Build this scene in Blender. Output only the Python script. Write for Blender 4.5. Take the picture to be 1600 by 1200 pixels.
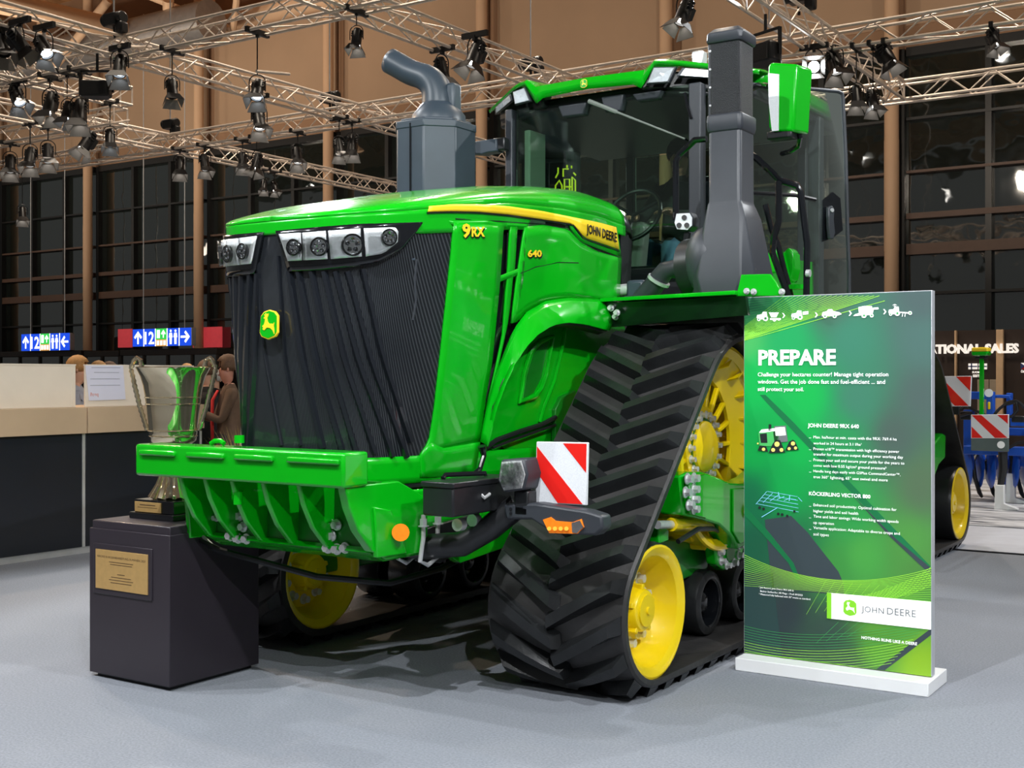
import bpy, bmesh, math, random
from mathutils import Vector as V, Matrix as MX
from mathutils.bvhtree import BVHTree
random.seed(7)
PI = math.pi
for o in list(bpy.data.objects): bpy.data.objects.remove(o)
C = bpy.context.scene.collection
SC = bpy.context.scene

# ------------------------------------------------ camera, world, exposure
YAW = math.radians(33.3); FPX = 1904.0; HZ = 590.0
CAM = V((4.15, -5.32, 1.55))
cd = bpy.data.cameras.new('camera'); cam = bpy.data.objects.new('camera', cd); C.objects.link(cam)
cam.location = CAM; cam.rotation_euler = (PI/2, 0, YAW)
cd.sensor_width = 36; cd.lens = FPX/1600*36; cd.shift_y = -(600-HZ)/1600; cd.clip_end = 300
SC.camera = cam
SC.view_settings.view_transform = 'Standard'; SC.view_settings.look = 'None'
SC.view_settings.gamma = 1; SC.view_settings.use_curve_mapping = False
SC.view_settings.exposure = 0.62
w = bpy.data.worlds.new('world'); SC.world = w; w.use_nodes = True
w.node_tree.nodes['Background'].inputs[0].default_value = (.86, .88, .86, 1)
w.node_tree.nodes['Background'].inputs[1].default_value = 0.09

def lamp(loc, aim, watts, angle=50, col=(1, 1, 1), radius=.035, blend=.3, name='stage_light'):
    l = bpy.data.lights.new(name, 'SPOT'); l.energy = watts; l.color = col
    l.spot_size = math.radians(angle); l.spot_blend = blend; l.shadow_soft_size = radius
    o = bpy.data.objects.new(name, l); C.objects.link(o); o.location = loc
    o.rotation_euler = (V(aim)-V(loc)).to_track_quat('-Z', 'Y').to_euler()
    return o
COOL = (.95, .98, 1.0); WARM = (1.0, .86, .70)
# show lighting: white stage lamps on the trusses around and above the stand
lamp((1.6, -4.4, 6.0), (.5, .6, 1.0), 760, 62, COOL)
lamp((6.4, -1.6, 6.0), (.9, .9, 1.4), 860, 56, COOL)
lamp((-3.4, -3.8, 6.2), (.2, .2, 1.0), 560, 60, COOL)
lamp((4.6, 5.2, 6.2), (1.2, .6, 1.2), 620, 62, COOL)
lamp((-1.45, 8.6, 6.2), (.2, 1.0, 1.2), 620, 60, COOL)
lamp((-5.7, 5.0, 6.2), (-.4, .2, 1.0), 560, 62, COOL)
lamp((6.6, -6.5, 5.6), (1.0, -.2, 1.3), 760, 60, COOL)
lamp((-4.4, .4, 6.2), (-1.0, -.6, .6), 260, 70, COOL)
lamp((5.5, 9.5, 6.0), (2.2, 9.0, .3), 700, 75, COOL)
lamp((4.5, -4.5, 6.3), (2.2, -2.8, 0), 300, 90, COOL)
lamp((-2.2, -5.2, 6.3), (-2.2, -2.6, 0), 300, 90, COOL)
lamp((-8.6, 2.0, 6.2), (-4.6, .2, .2), 620, 84, (1, .74, .50))
lamp((-7.5, 8.5, 6.2), (-10.5, 9.0, .6), 620, 80, WARM)
lamp((-18, 14, 6.2), (-18, 17, .3), 800, 90, WARM)
# bell lamps of the hall roof, warm
for x, y in ((-17, 11), (-10, 5), (-4, 11), (3, 9), (-10, 14)):
    lamp((x, y, 12.6), (x+.5, y-1, 0), 1100, 125, WARM, .25, .6, 'hall_lamp')
# hall up-lighting that warms the fabric wall and the roof
for x in (-38, -31, -24, -17, -10, -3, 4):
    lamp((x, 12.0, 7.4), (x, 22.6, 11.0), 720, 110, WARM, .3, .9, 'wall_washer')
lamp((-22, 12, 6.5), (-24, 16, 13), 1300, 120, WARM, .3, .8, 'roof_washer')

# ------------------------------------------------ pixel (1600x1200 frame) -> point in the hall
_s, _c = math.sin(YAW), math.cos(YAW)
def ray(px, py):
    a = (px-800)/FPX; b = (HZ-py)/FPX
    return V((a*_c-_s, a*_s+_c, b))
def ax(px, py, x):
    r = ray(px, py); return CAM+r*((x-CAM.x)/r.x)
def ay(px, py, y):
    r = ray(px, py); return CAM+r*((y-CAM.y)/r.y)
def az(px, py, z):
    r = ray(px, py); return CAM+r*((z-CAM.z)/r.z)

# ------------------------------------------------ materials
def srgb(r, g, b):
    f = lambda c: c/12.92 if c <= .04045 else ((c+.055)/1.055)**2.4
    return (f(r/255), f(g/255), f(b/255))
MATS = {}
def mat(name, col, rough=.5, metal=0., coat=0., emit=0., ecol=None, var=.08, vscale=6., bump=0., bscale=60., spec=.5, alpha=1., trans=0., ior=1.45):
    m = bpy.data.materials.new(name); m.use_nodes = True
    nt = m.node_tree; b = nt.nodes['Principled BSDF']
    tc = nt.nodes.new('ShaderNodeTexCoord')
    b.inputs['Roughness'].default_value = rough; b.inputs['Metallic'].default_value = metal
    b.inputs['Coat Weight'].default_value = coat; b.inputs['Coat Roughness'].default_value = .04
    b.inputs['Specular IOR Level'].default_value = spec; b.inputs['IOR'].default_value = ior
    b.inputs['Transmission Weight'].default_value = trans; b.inputs['Alpha'].default_value = alpha
    b.inputs['Base Color'].default_value = (*col, 1)
    if var > 0:
        n = nt.nodes.new('ShaderNodeTexNoise'); n.inputs['Scale'].default_value = vscale; n.inputs['Detail'].default_value = 4
        r = nt.nodes.new('ShaderNodeValToRGB')
        r.color_ramp.elements[0].position = .3; r.color_ramp.elements[1].position = .7
        r.color_ramp.elements[0].color = (*[c*(1-var) for c in col], 1)
        r.color_ramp.elements[1].color = (*[min(1, c*(1+var)) for c in col], 1)
        nt.links.new(tc.outputs['Object'], n.inputs['Vector']); nt.links.new(n.outputs['Fac'], r.inputs['Fac'])
        nt.links.new(r.outputs['Color'], b.inputs['Base Color'])
    if bump > 0:
        n2 = nt.nodes.new('ShaderNodeTexNoise'); n2.inputs['Scale'].default_value = bscale; n2.inputs['Detail'].default_value = 3
        bp = nt.nodes.new('ShaderNodeBump'); bp.inputs['Strength'].default_value = bump; bp.inputs['Distance'].default_value = .01
        nt.links.new(tc.outputs['Object'], n2.inputs['Vector']); nt.links.new(n2.outputs['Fac'], bp.inputs['Height'])
        nt.links.new(bp.outputs['Normal'], b.inputs['Normal'])
    if emit > 0:
        b.inputs['Emission Color'].default_value = (*(ecol or col), 1); b.inputs['Emission Strength'].default_value = emit
    MATS[name] = m
    return m
GREEN = mat('green_paint', (.001, .37, .006), .24, spec=.35, coat=.7, var=.03)
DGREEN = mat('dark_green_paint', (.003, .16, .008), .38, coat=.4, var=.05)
YELLOW = mat('yellow_paint', (.83, .60, .002), .35, coat=.4, var=.03)
BELTM = mat('belt_rubber', (.026, .025, .025), .45, var=.3, vscale=5, bump=.2, bscale=30)
RUBBER = mat('black_rubber', (.013, .014, .015), .30, var=.2, vscale=9, bump=.12, bscale=50)
BLACK = mat('black_plastic', (.011, .012, .014), .35, var=.1)
SATIN = mat('satin_black_plastic', (.030, .034, .042), .42, var=.08, bump=.08, bscale=350)
GREY = mat('grey_blue_steel', (.034, .048, .064), .40, var=.08)
STEEL = mat('zinc_bolt', (.66, .67, .68), .28, metal=.5, var=.1)
CHROME = mat('chrome_reflector', (.86, .88, .90), .10, metal=1, var=.06, vscale=40)
DARK = mat('gloss_black', (.006, .007, .009), .12, coat=.5, var=0)
WHITE = mat('white_lacquer', (.80, .81, .82), .35, var=.02)
PRINTW = mat('white_print', (.9, .9, .9), .5, var=0)
STRIPE = mat('yellow_film', (.90, .62, .02), .35, coat=.3, var=.02)
RED = mat('red_reflective_film', (.72, .012, .008), .35, coat=.3, var=.03)
SILVER = mat('silver_reflective_film', (.70, .72, .76), .38, var=.08, vscale=160)
ORANGE = mat('orange_lens', (.90, .22, .01), .2, coat=.5, var=.1, vscale=50)
ALU = mat('truss_aluminium', (.74, .64, .55), .42, metal=.35, var=.08)
LAMPB = mat('lamp_black_enamel', (.008, .008, .009), .40, var=.1)
LAMPIN = mat('lamp_barn_inner', (.24, .22, .20), .45, var=.05)
GLOW = mat('lit_lens_white', (1, .97, .92), .3, emit=9, var=0)
GLOWB = mat('lit_lens_cool', (.75, .87, 1), .3, emit=7, var=0)
GLOWS = mat('lit_lens_dazzling', (.92, .97, 1), .3, emit=45, var=0)
CREAM = mat('cream_column_paint', srgb(205, 170, 138), .6, var=.04, vscale=1)
INTG = mat('grey_cab_trim', (.17, .19, .17), .6, var=.06)
def glass(name, col, tint, rough=.0, base=.06):
    m = bpy.data.materials.new(name); m.use_nodes = True; nt = m.node_tree
    for n in list(nt.nodes): nt.nodes.remove(n)
    out = nt.nodes.new('ShaderNodeOutputMaterial'); mx = nt.nodes.new('ShaderNodeMixShader')
    tr = nt.nodes.new('ShaderNodeBsdfTransparent'); tr.inputs[0].default_value = (*tint, 1)
    gl = nt.nodes.new('ShaderNodeBsdfGlossy'); gl.inputs[0].default_value = (*col, 1); gl.inputs['Roughness'].default_value = rough
    fr = nt.nodes.new('ShaderNodeFresnel'); fr.inputs[0].default_value = 1.5
    ad = nt.nodes.new('ShaderNodeMath'); ad.operation = 'ADD'; ad.inputs[1].default_value = base
    nt.links.new(fr.outputs[0], ad.inputs[0]); nt.links.new(ad.outputs[0], mx.inputs[0])
    nt.links.new(tr.outputs[0], mx.inputs[1]); nt.links.new(gl.outputs[0], mx.inputs[2]); nt.links.new(mx.outputs[0], out.inputs[0])
    MATS[name] = m
    return m
CABGL = glass('tinted_cab_glass', (.9, 1, .95), (.72, .84, .76), base=.015)
CLEAR = glass('clear_lens', (1, 1, 1), (.93, .95, .96), base=.02)

# ------------------------------------------------ mesh builder
class MB:
    def __init__(s): s.v = []; s.f = []
    def add(s, vs, fs):
        k = len(s.v); s.v += [tuple(p) for p in vs]; s.f += [tuple(i+k for i in q) for q in fs]; return s
    def box(s, c, d, rot=None):
        c = V(c); pts = []
        for i in (-.5, .5):
            for j in (-.5, .5):
                for k in (-.5, .5):
                    p = V((i*d[0], j*d[1], k*d[2])); pts.append(c+(rot @ p if rot else p))
        return s.hexa(pts)
    def hexa(s, p):  # order (i,j,k) binary
        return s.add(p, [(0, 1, 3, 2), (4, 6, 7, 5), (0, 4, 5, 1), (2, 3, 7, 6), (0, 2, 6, 4), (1, 5, 7, 3)])
    def frame(s, a):
        a = V(a).normalized(); t = V((0, 0, 1)) if abs(a.z) < .9 else V((0, 1, 0))
        u = a.cross(t).normalized(); return a, u, a.cross(u)
    def lathe(s, prof, o, axis, n=24, cap=True, a0=0):
        a, u, w_ = s.frame(axis); o = V(o); vs = []; fs = []
        for (r, h) in prof:
            for i in range(n):
                t = 2*PI*i/n+a0; vs.append(o+a*h+(u*math.cos(t)+w_*math.sin(t))*r)
        for j in range(len(prof)-1):
            for i in range(n):
                i2 = (i+1) % n; fs.append((j*n+i, j*n+i2, (j+1)*n+i2, (j+1)*n+i))
        if cap: fs += [tuple(range(n))[::-1], tuple(range((len(prof)-1)*n, len(prof)*n))]
        return s.add(vs, fs)
    def cyl(s, p0, p1, r, r1=None, n=12, a0=0):
        p0, p1 = V(p0), V(p1); d = p1-p0
        return s.lathe([(r, 0), (r if r1 is None else r1, d.length)], p0, d, n, True, a0)
    def tube(s, path, r, n=8, closed=False, cap=True):
        P = [V(p) for p in path]; N = len(P); rr = r if isinstance(r, (list, tuple)) else [r]*N
        vs = []; fs = []; up = None
        for i, p in enumerate(P):
            if closed: t = P[(i+1) % N]-P[i-1]
            else: t = (P[min(i+1, N-1)]-P[max(i-1, 0)])
            t.normalize()
            if up is None:
                up = V((0, 0, 1)) if abs(t.z) < .9 else V((0, 1, 0))
            u = (up-t*up.dot(t)).normalized(); up = u; q = t.cross(u)
            for k in range(n):
                a = 2*PI*k/n; vs.append(p+(u*math.cos(a)+q*math.sin(a))*rr[i])
        for i in range(N if closed else N-1):
            j = (i+1) % N
            for k in range(n):
                k2 = (k+1) % n; fs.append((i*n+k, i*n+k2, j*n+k2, j*n+k))
        if cap and not closed: fs += [tuple(range(n))[::-1], tuple(range((N-1)*n, N*n))]
        return s.add(vs, fs)
    def prism(s, poly, d):
        P = [V(p) for p in poly]; d = V(d); n = len(P)
        return s.add(P+[p+d for p in P], [tuple(range(n))[::-1], tuple(range(n, 2*n))]+[(i, (i+1) % n, n+(i+1) % n, n+i) for i in range(n)])
    def poly(s, P):
        return s.add([V(p) for p in P], [tuple(range(len(P)))])
    def grid(s, rows, thick=None, closed=False):
        n = len(rows[0]); m = len(rows); vs = [V(p) for r in rows for p in r]; fs = []
        for j in range(m-1):
            for i in range(n-1): fs.append((j*n+i, j*n+i+1, (j+1)*n+i+1, (j+1)*n+i))
        return s.add(vs, fs)
    def ball(s, c, r, n=12, sc=(1, 1, 1)):
        c = V(c); k = len(s.v); m = n//2
        prof = [(math.sin(PI*j/m)*r+1e-5, -math.cos(PI*j/m)*r) for j in range(m+1)]
        s.lathe(prof, (0, 0, 0), (0, 0, 1), n)
        for i in range(k, len(s.v)):
            p = s.v[i]; s.v[i] = (c.x+p[0]*sc[0], c.y+p[1]*sc[1], c.z+p[2]*sc[2])
        return s
    def mir(s, cx):  # mirrored copy about plane x = cx
        m = MB(); m.v = [(2*cx-p[0], p[1], p[2]) for p in s.v]; m.f = [tuple(reversed(q)) for q in s.f]; return m
    def mesh(s, name, m, ang=35):
        me = bpy.data.meshes.new(name); me.from_pydata(s.v, [], s.f); me.update()
        bm = bmesh.new(); bm.from_mesh(me); bmesh.ops.recalc_face_normals(bm, faces=bm.faces); bm.to_mesh(me); bm.free()
        for mm in (m if isinstance(m, (list, tuple)) else [m]): me.materials.append(mm)
        if ang:
            me.polygons.foreach_set('use_smooth', [True]*len(me.polygons)); me.set_sharp_from_angle(angle=math.radians(ang))
        return me
    def build(s, name, m, parent=None, label=None, bev=0, ang=35, kind=None, solid=0, loc=None):
        return link(name, s.mesh(name, m, ang), parent, label, bev, kind, solid, loc)
def link(name, me, parent=None, label=None, bev=0, kind=None, solid=0, loc=None):
    o = bpy.data.objects.new(name, me); C.objects.link(o)
    if parent is not None:
        o.parent = parent
        o.matrix_parent_inverse = PINV.get(parent.name, MX())
    if loc is not None: o.location = loc
    if label: o['label'] = label
    if kind: o['kind'] = kind
    if solid:
        md = o.modifiers.new('solid', 'SOLIDIFY'); md.thickness = solid; md.offset = 0
    if bev:
        md = o.modifiers.new('bevel', 'BEVEL'); md.width = bev; md.segments = 2; md.limit_method = 'ANGLE'; md.angle_limit = math.radians(40)
        md.harden_normals = False
    return o
PINV = {}
def thing(name, label, cat, loc=(0, 0, 0), rz=0, group=None, world_parts=True):
    """Empty at the thing's base; parts are written in hall coordinates when world_parts is on."""
    o = bpy.data.objects.new(name, None); C.objects.link(o); o.empty_display_size = .1
    o.location = loc; o.rotation_euler = (0, 0, rz); tag(o, label, cat, group)
    if world_parts: PINV[o.name] = (MX.Translation(V(loc)) @ MX.Rotation(rz, 4, 'Z')).inverted()
    return o
def tag(o, label, cat, group=None):
    o['label'] = label; o['category'] = cat
    if group: o['group'] = group
    return o
def copy_tree(o, parent=None):
    c = o.copy(); C.objects.link(c)
    if parent is not None: c.parent = parent
    for ch in KIDS.get(o.name, []) or [k for k in o.children]: copy_tree(ch, c)
    return c
KIDS = {}
def text_mb(txt, size, depth=.002, bold=0., spacing=1., align='LEFT'):
    cu = bpy.data.curves.new('lettering', 'FONT'); cu.body = txt; cu.size = size; cu.extrude = depth; cu.offset = bold
    cu.space_character = spacing; cu.align_x = align; cu.resolution_u = 2; cu.fill_mode = 'FRONT' if depth == 0 else 'BOTH'
    o = bpy.data.objects.new('lettering', cu); C.objects.link(o)
    dg = bpy.context.evaluated_depsgraph_get(); me = bpy.data.meshes.new_from_object(o.evaluated_get(dg))
    m = MB(); m.v = [tuple(p.co) for p in me.vertices]; m.f = [tuple(p.vertices) for p in me.polygons]
    bpy.data.objects.remove(o); bpy.data.curves.remove(cu); bpy.data.meshes.remove(me)
    return m
def xf(m, mx):
    m.v = [tuple(mx @ V(p)) for p in m.v]; return m
def basis(o, ex, ey, ez):
    return MX(((ex[0], ey[0], ez[0], o[0]), (ex[1], ey[1], ez[1], o[1]), (ex[2], ey[2], ez[2], o[2]), (0, 0, 0, 1)))
def resample(P, n):
    P = [V(p) for p in P]; L = [0]
    for a, b in zip(P, P[1:]): L.append(L[-1]+(b-a).length)
    out = []; k = 0
    for i in range(n):
        t = L[-1]*i/(n-1)
        while k < len(P)-2 and L[k+1] < t: k += 1
        d = L[k+1]-L[k]; out.append(P[k].lerp(P[k+1], 0 if d == 0 else (t-L[k])/d))
    return out
def interp(tab, x):
    if x <= tab[0][0]: return tab[0][1]
    for (a, p), (b, q) in zip(tab, tab[1:]):
        if x <= b: return p+(q-p)*(x-a)/(b-a)
    return tab[-1][1]
# ================================================= THE SETTING
WALLY = 22.7
fl = MB().grid([[(-60, -14, 0), (14, -14, 0)], [(-60, 24, 0), (14, 24, 0)]])
CARPET = mat('grey_carpet', srgb(135, 139, 147), .95, var=.16, vscale=90, bump=.5, bscale=450, spec=.1)
fl.build('floor', CARPET, kind='structure')
# printed show floor beyond the tractor, white with grey streaks
m = bpy.data.materials.new('streaked_white_flooring'); m.use_nodes = True; nt = m.node_tree; b = nt.nodes['Principled BSDF']
tc = nt.nodes.new('ShaderNodeTexCoord'); mp = nt.nodes.new('ShaderNodeMapping'); mp.inputs['Scale'].default_value = (.6, 2.6, 1)
n = nt.nodes.new('ShaderNodeTexNoise'); n.inputs['Scale'].default_value = 1.4; n.inputs['Detail'].default_value = 6; n.inputs['Distortion'].default_value = 1.5
r = nt.nodes.new('ShaderNodeValToRGB'); r.color_ramp.elements[0].position = .36; r.color_ramp.elements[0].color = (.10, .11, .13, 1)
r.color_ramp.elements[1].position = .52; r.color_ramp.elements[1].color = (.62, .63, .66, 1)
for a_, b_ in ((tc.outputs['Object'], mp.inputs[0]), (mp.outputs[0], n.inputs['Vector']), (n.outputs['Fac'], r.inputs['Fac']), (r.outputs[0], b.inputs['Base Color'])): nt.links.new(a_, b_)
b.inputs['Roughness'].default_value = .5
MB().box((6.5, 11.5, .004), (13, 7.0, .008)).build('floor_show', m, kind='structure')
MB().box((6.5, 6.98, .003), (13, 1.9, .006)).build('floor_walkway', mat('pale_flooring', srgb(186, 190, 200), .6, var=.05), kind='structure')
MB().box((6.5, 6.02, .006), (13, .03, .012)).build('trim_1', BLACK, kind='structure')

# fabric back wall above the glazing, panel by panel
FABRIC = mat('beige_wall_fabric', srgb(168, 140, 114), .85, var=.05, vscale=.6, bump=.05, bscale=30)
FABRIC2 = mat('beige_wall_fabric_hem', srgb(146, 114, 88), .85, var=.05, vscale=.8)
colx = []
for px in (5, 150, 315, 508, 745, 1035, 1400):
    colx.append(ay(px, 590, WALLY).x)
S_ = (colx[-1]-colx[1])/5
colx = [colx[1]+S_*k for k in range(-3, 8)]
wall = MB().box((colx[5], WALLY+.35, 12.1), (S_*10, .1, 6.6)).build('wall_back', FABRIC2, kind='structure')
for a, b_ in zip(colx, colx[1:]):
    MB().box(((a+b_)/2, WALLY+.22, 11.35), (S_-.34, .12, 3.6)).build('fabric_panel', FABRIC, wall, bev=.03)
    MB().box(((a+b_)/2, WALLY+.20, 9.28), (S_-.34, .12, .60)).build('hem_panel', FABRIC2, wall, bev=.03)
for i, x in enumerate(colx):
    t = MB().lathe([(.16, 0), (.16, 4.4), (.165, 4.41), (.165, 6.9), (.16, 6.91), (.16, 15.2)], (x, WALLY-.35, 0), (0, 0, 1), 20)
    t = t.build('column', CREAM)
    px = ['off the left of', 'off the left of', 'at the left edge of', 'second from the left in', 'third from the left, left of the tractor in', 'left of the grey intake box in', 'behind the cab mirror arm in', 'behind the cab roof in', 'right of the open cab door in', 'at the right of', 'beyond the right of'][i]
    tag(t, 'tall cream round column in front of the glazed hall wall, '+px+' the view', 'column', 'cream columns along the hall wall')
# glazed facade: bays between columns
def facade_glass():
    m = bpy.data.materials.new('dark_facade_glass'); m.use_nodes = True; b = m.node_tree.nodes['Principled BSDF']; nt = m.node_tree
    b.inputs['Base Color'].default_value = (.010, .014, .012, 1); b.inputs['Roughness'].default_value = .03
    b.inputs['Specular IOR Level'].default_value = 1.0; b.inputs['IOR'].default_value = 1.8
    tc = nt.nodes.new('ShaderNodeTexCoord'); n = nt.nodes.new('ShaderNodeTexNoise'); n.inputs['Scale'].default_value = .9
    bp = nt.nodes.new('ShaderNodeBump'); bp.inputs['Strength'].default_value = .25; bp.inputs['Distance'].default_value = .05
    for a_, b_ in ((tc.outputs['Object'], n.inputs['Vector']), (n.outputs['Fac'], bp.inputs['Height']), (bp.outputs[0], b.inputs['Normal'])): nt.links.new(a_, b_)
    return m
FGL = facade_glass()
MULL = mat('dark_mullion', (.012, .012, .012), .4, var=.1)
BROWN = mat('brown_transom', srgb(92, 70, 58), .5, var=.08)
levels = [0, 2.35, 3.45, 4.45, 5.2, 6.2, 7.4, 8.95]
for k, (a, b_) in enumerate(zip(colx, colx[1:])):
    root = MB().box(((a+b_)/2, WALLY+.2, 4.5), (S_, .06, 9.0)).build('window_%d' % (k+1), MULL, kind='structure')
    step = S_/3
    for j in range(3):
        x0 = a+step*j+.12
        MB().box((x0+.02, WALLY+.05, 4.5), (.13, .22, 9.0)).build('mullion', MULL, root)
        for z0, z1 in zip(levels, levels[1:]):
            MB().box((x0+step/2, WALLY+.13+.006*random.random(), (z0+z1)/2), (step-.12, .03, z1-z0-.06)).build('pane', FGL, root)
    for z, h, mm in ((2.35, .10, MULL), (3.45, .06, MULL), (4.45, .24, BROWN), (5.2, .13, BROWN), (6.2, .06, BROWN), (7.4, .06, MULL), (8.92, .20, MULL)):
        MB().box(((a+b_)/2+.1, WALLY+.02, z), (S_-.3, .2, h)).build('transom', mm, root)
# roof seen at the upper left
ROOF = mat('orange_roof_boards', srgb(176, 128, 84), .7, var=.1, vscale=2)
ce = MB().box((-20, 0, 15.5), (70, 48, .2)).build('ceiling', ROOF, kind='structure')
for k in range(50):
    MB().box((-54.3+k*1.4, 0, 15.34), (1.36, 48, .08)).build('board', ROOF, ce)
def pipe(name, p0, p1, r, m, label, cat, n=18):
    return tag(MB().cyl(p0, p1, r, n=n).build(name, m), label, cat)
zr = 12.4
pipe('roof_beam', az(-60, 52-62, 10.9), az(262, 62, 12.9), .30, CREAM, 'thick cream tubular roof beam sloping across the upper left corner', 'beam')
pipe('wall_head_beam', (-60, WALLY-.35, 13.0), (12, WALLY-.35, 13.0), .33, CREAM, 'long cream tube running along the top of the fabric wall', 'beam')
DUCT = mat('galvanised_duct', (.30, .28, .27), .38, metal=.6, var=.1)
d = MB().cyl(ay(-40, 120, 20.2), ay(330, 32, 20.2), .62, n=28)
tag(d.build('air_duct', DUCT), 'fat silver ventilation duct under the roof at upper left', 'duct')
pipe('roof_brace', az(170, 0, 13.3), az(80, 110, 11.4), .14, CREAM, 'slim cream brace leaning under the roof, left of the hanging speaker', 'beam', 12)
pipe('roof_brace', az(330, 0, 13.2), az(270, 62, 12.6), .14, CREAM, 'short cream brace between duct and fabric wall head', 'beam', 12)
pipe('roof_post', az(66, 0, 12.6), az(66, 120, 10.0), .15, CREAM, 'upright cream strut behind the leftmost lighting truss', 'beam', 12)
pipe('roof_post', az(263, 0, 13.0), az(263, 66, 12.0), .17, CREAM, 'upright cream strut rising from the end of the sloping roof beam', 'beam', 12)

# the rest of the hall roof, mirrored in the glazing and in the cab glass: pieces of the roof structure
HALLL = mat('lit_hall_luminaire', (1, .95, .86), .4, emit=14, var=0)
DUCTM = MB().cyl((-50, 0, 0), (14, 0, 0), .55, n=20).mesh('air_duct', DUCT)
s1 = MB().cyl((0, 0, 0), (4.5, 3.7, -2.2), .10, n=8).mesh('strut', CREAM); s2 = MB().cyl((9, 0, 0), (4.5, 3.7, -2.2), .10, n=8).mesh('strut', CREAM)
tubem = MB().cyl((0, -22, 0), (0, 22, 0), .26, n=12).mesh('roof_tube', CREAM)
shm = MB().lathe([(.08, .35), (.12, .30), (.30, .0), (.29, -.01), (.10, .27)], (0, 0, 0), (0, 0, 1), 20, cap=False).cyl((0, 0, .33), (0, 0, 3.8), .015, n=6).mesh('lamp_shade', LAMPB)
bum = MB().lathe([(.22, .06), (.15, .0), (.001, -.02)], (0, 0, 0), (0, 0, 1), 16, cap=False).mesh('lamp_bulb', HALLL)
for k in range(7):
    x = -46+k*9.0; link('roof_tube', tubem, ce, loc=(x, 0, 14.6))
    for j in range(6):
        link('strut', s1, ce, loc=(x, -20+j*7.5, 14.4)); link('strut', s2, ce, loc=(x, -20+j*7.5, 14.4))
    if k < 6:
        for j in range(5):
            q = link('lamp_shade', shm, ce, loc=(-40+k*9.0, -19+j*7.4, 11.6)); link('lamp_bulb', bum, q)
for y in (-16, -3, 10): link('air_duct', DUCTM, ce, loc=(0, y, 13.1))

# ================================================= TRUSSES
TW = .29; ZT = 6.0
br_v = {}
def brace_mesh(kind, step):
    key = (kind, round(step, 4))
    if key not in br_v:
        h = TW/2; m = MB()
        if kind == 0: m.cyl((0, 0, -h), (step, 0, h), .011, n=6)
        if kind == 1: m.cyl((0, 0, h), (step, 0, -h), .011, n=6)
        if kind == 2: m.cyl((0, -h, 0), (step, h, 0), .011, n=6)
        if kind == 3: m.cyl((0, h, 0), (step, -h, 0), .011, n=6)
        br_v[key] = m.mesh('brace', ALU)
    return br_v[key]
def truss(x0, y0, x1, y1, label):
    L = math.hypot(x1-x0, y1-y0); rz = math.atan2(y1-y0, x1-x0)
    t = thing('lighting_truss', label, 'truss', (x0, y0, ZT), rz, 'aluminium lighting trusses over the stand', world_parts=False)
    h = TW/2
    for sy in (-1, 1):
        for z in (0, TW):
            MB().cyl((0, sy*h, z), (L, sy*h, z), .024, n=8).build('chord', ALU, t)
    n = max(1, round(L/.36)); st = L/n
    for i in range(n):
        for sy in (-1, 1):
            link('brace', brace_mesh(i % 2, st), t, loc=(i*st, sy*h, h))
        if i % 2 == 0:
            link('brace', brace_mesh(2, 2*st if i+1 < n else st), t, loc=(i*st, 0, 0))
            link('brace', brace_mesh(3, 2*st if i+1 < n else st), t, loc=(i*st, 0, TW))
    for e in (0, L):
        m = MB()
        for sy in (-1, 1): m.cyl((e, sy*h, 0), (e, sy*h, TW), .016, n=6)
        for z in (0, TW): m.cyl((e, -h, z), (e, h, z), .016, n=6)
        m.build('end_frame', ALU, t)
    return t
truss(-20.5, 11.0, 3.2, 11.0, 'long lighting truss crossing the whole view behind the intake box and cab')
truss(-13.6, 6.0, -4.2, 6.0, 'upper left lighting truss rising to the right, carrying the hanging speaker')
truss(-18.5, 8.8, -13.35, 8.8, 'short lighting truss ending left of the second column, three lamps under it')
truss(-3.1, 14.5, 3.2, 14.5, 'far right lighting truss behind the open cab door, level with the round column')
truss(-9.8, 2.6, -9.8, 16.2, 'lighting truss descending from the top left corner towards the intake box')
truss(-5.7, 4.6, -5.7, 13.0, 'lighting truss descending past the curved intake pipe to the cab roof')
truss(-1.45, 5.0, -1.45, 14.4, 'lighting truss descending steeply behind the green wing mirror')
truss(-14.6, 6.0, -14.6, 19.5, 'lighting truss at far left descending behind the second column')
truss(-12.1, 4.5, -12.1, 7.9, 'short lighting truss end at far left above two barn door lamps')

# ================================================= STAGE LAMPS (built once along local -Z, copied)
def make_lamp(lens):
    t = thing('stage_lamp', 'black barn door stage lamp', 'spotlight', world_parts=False)
    b = MB().lathe([(.05, .30), (.10, .28), (.115, .20), (.125, .0), (.13, -.14), (.13, -.17), (.11, -.17), (.105, -.12)], (0, 0, 0), (0, 0, 1), 16, cap=False)
    b.lathe([(.05, .30), (.001, .31)], (0, 0, 0), (0, 0, 1), 16, cap=False)
    for k in range(3): b.box((0, 0, .10+.06*k), (.27, .12, .025))
    b.box((.0, -.14, .08), (.12, .08, .22))
    b.build('housing', LAMPB, t)
    MB().lathe([(.104, 0), (.06, -.012), (.001, -.016)], (0, 0, -.12), (0, 0, 1), 16, cap=False).build('lens', lens, t)
    for k in range(4):
        a = PI/2*k; R = MX.Rotation(a, 4, 'Z'); w0, w1, l = (.13, .21, .21) if k % 2 == 0 else (.11, .16, .18)
        pts = [V((-w0, .125, -.17)), V((w0, .125, -.17)), V((w1, .125+.09, -.17-l)), V((-w1, .125+.09, -.17-l))]
        m = MB().prism([R @ p for p in pts], R @ V((0, .006, .002)))
        o = m.build('barn_door', [LAMPIN, LAMPB], t, ang=0)
        for p in o.data.polygons:
            c = p.center; n = p.normal; rad = V((c.x, c.y, 0))
            p.material_index = 0 if n.dot(rad) < 0 and abs(n.z) < .9 else 1
    return t
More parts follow.
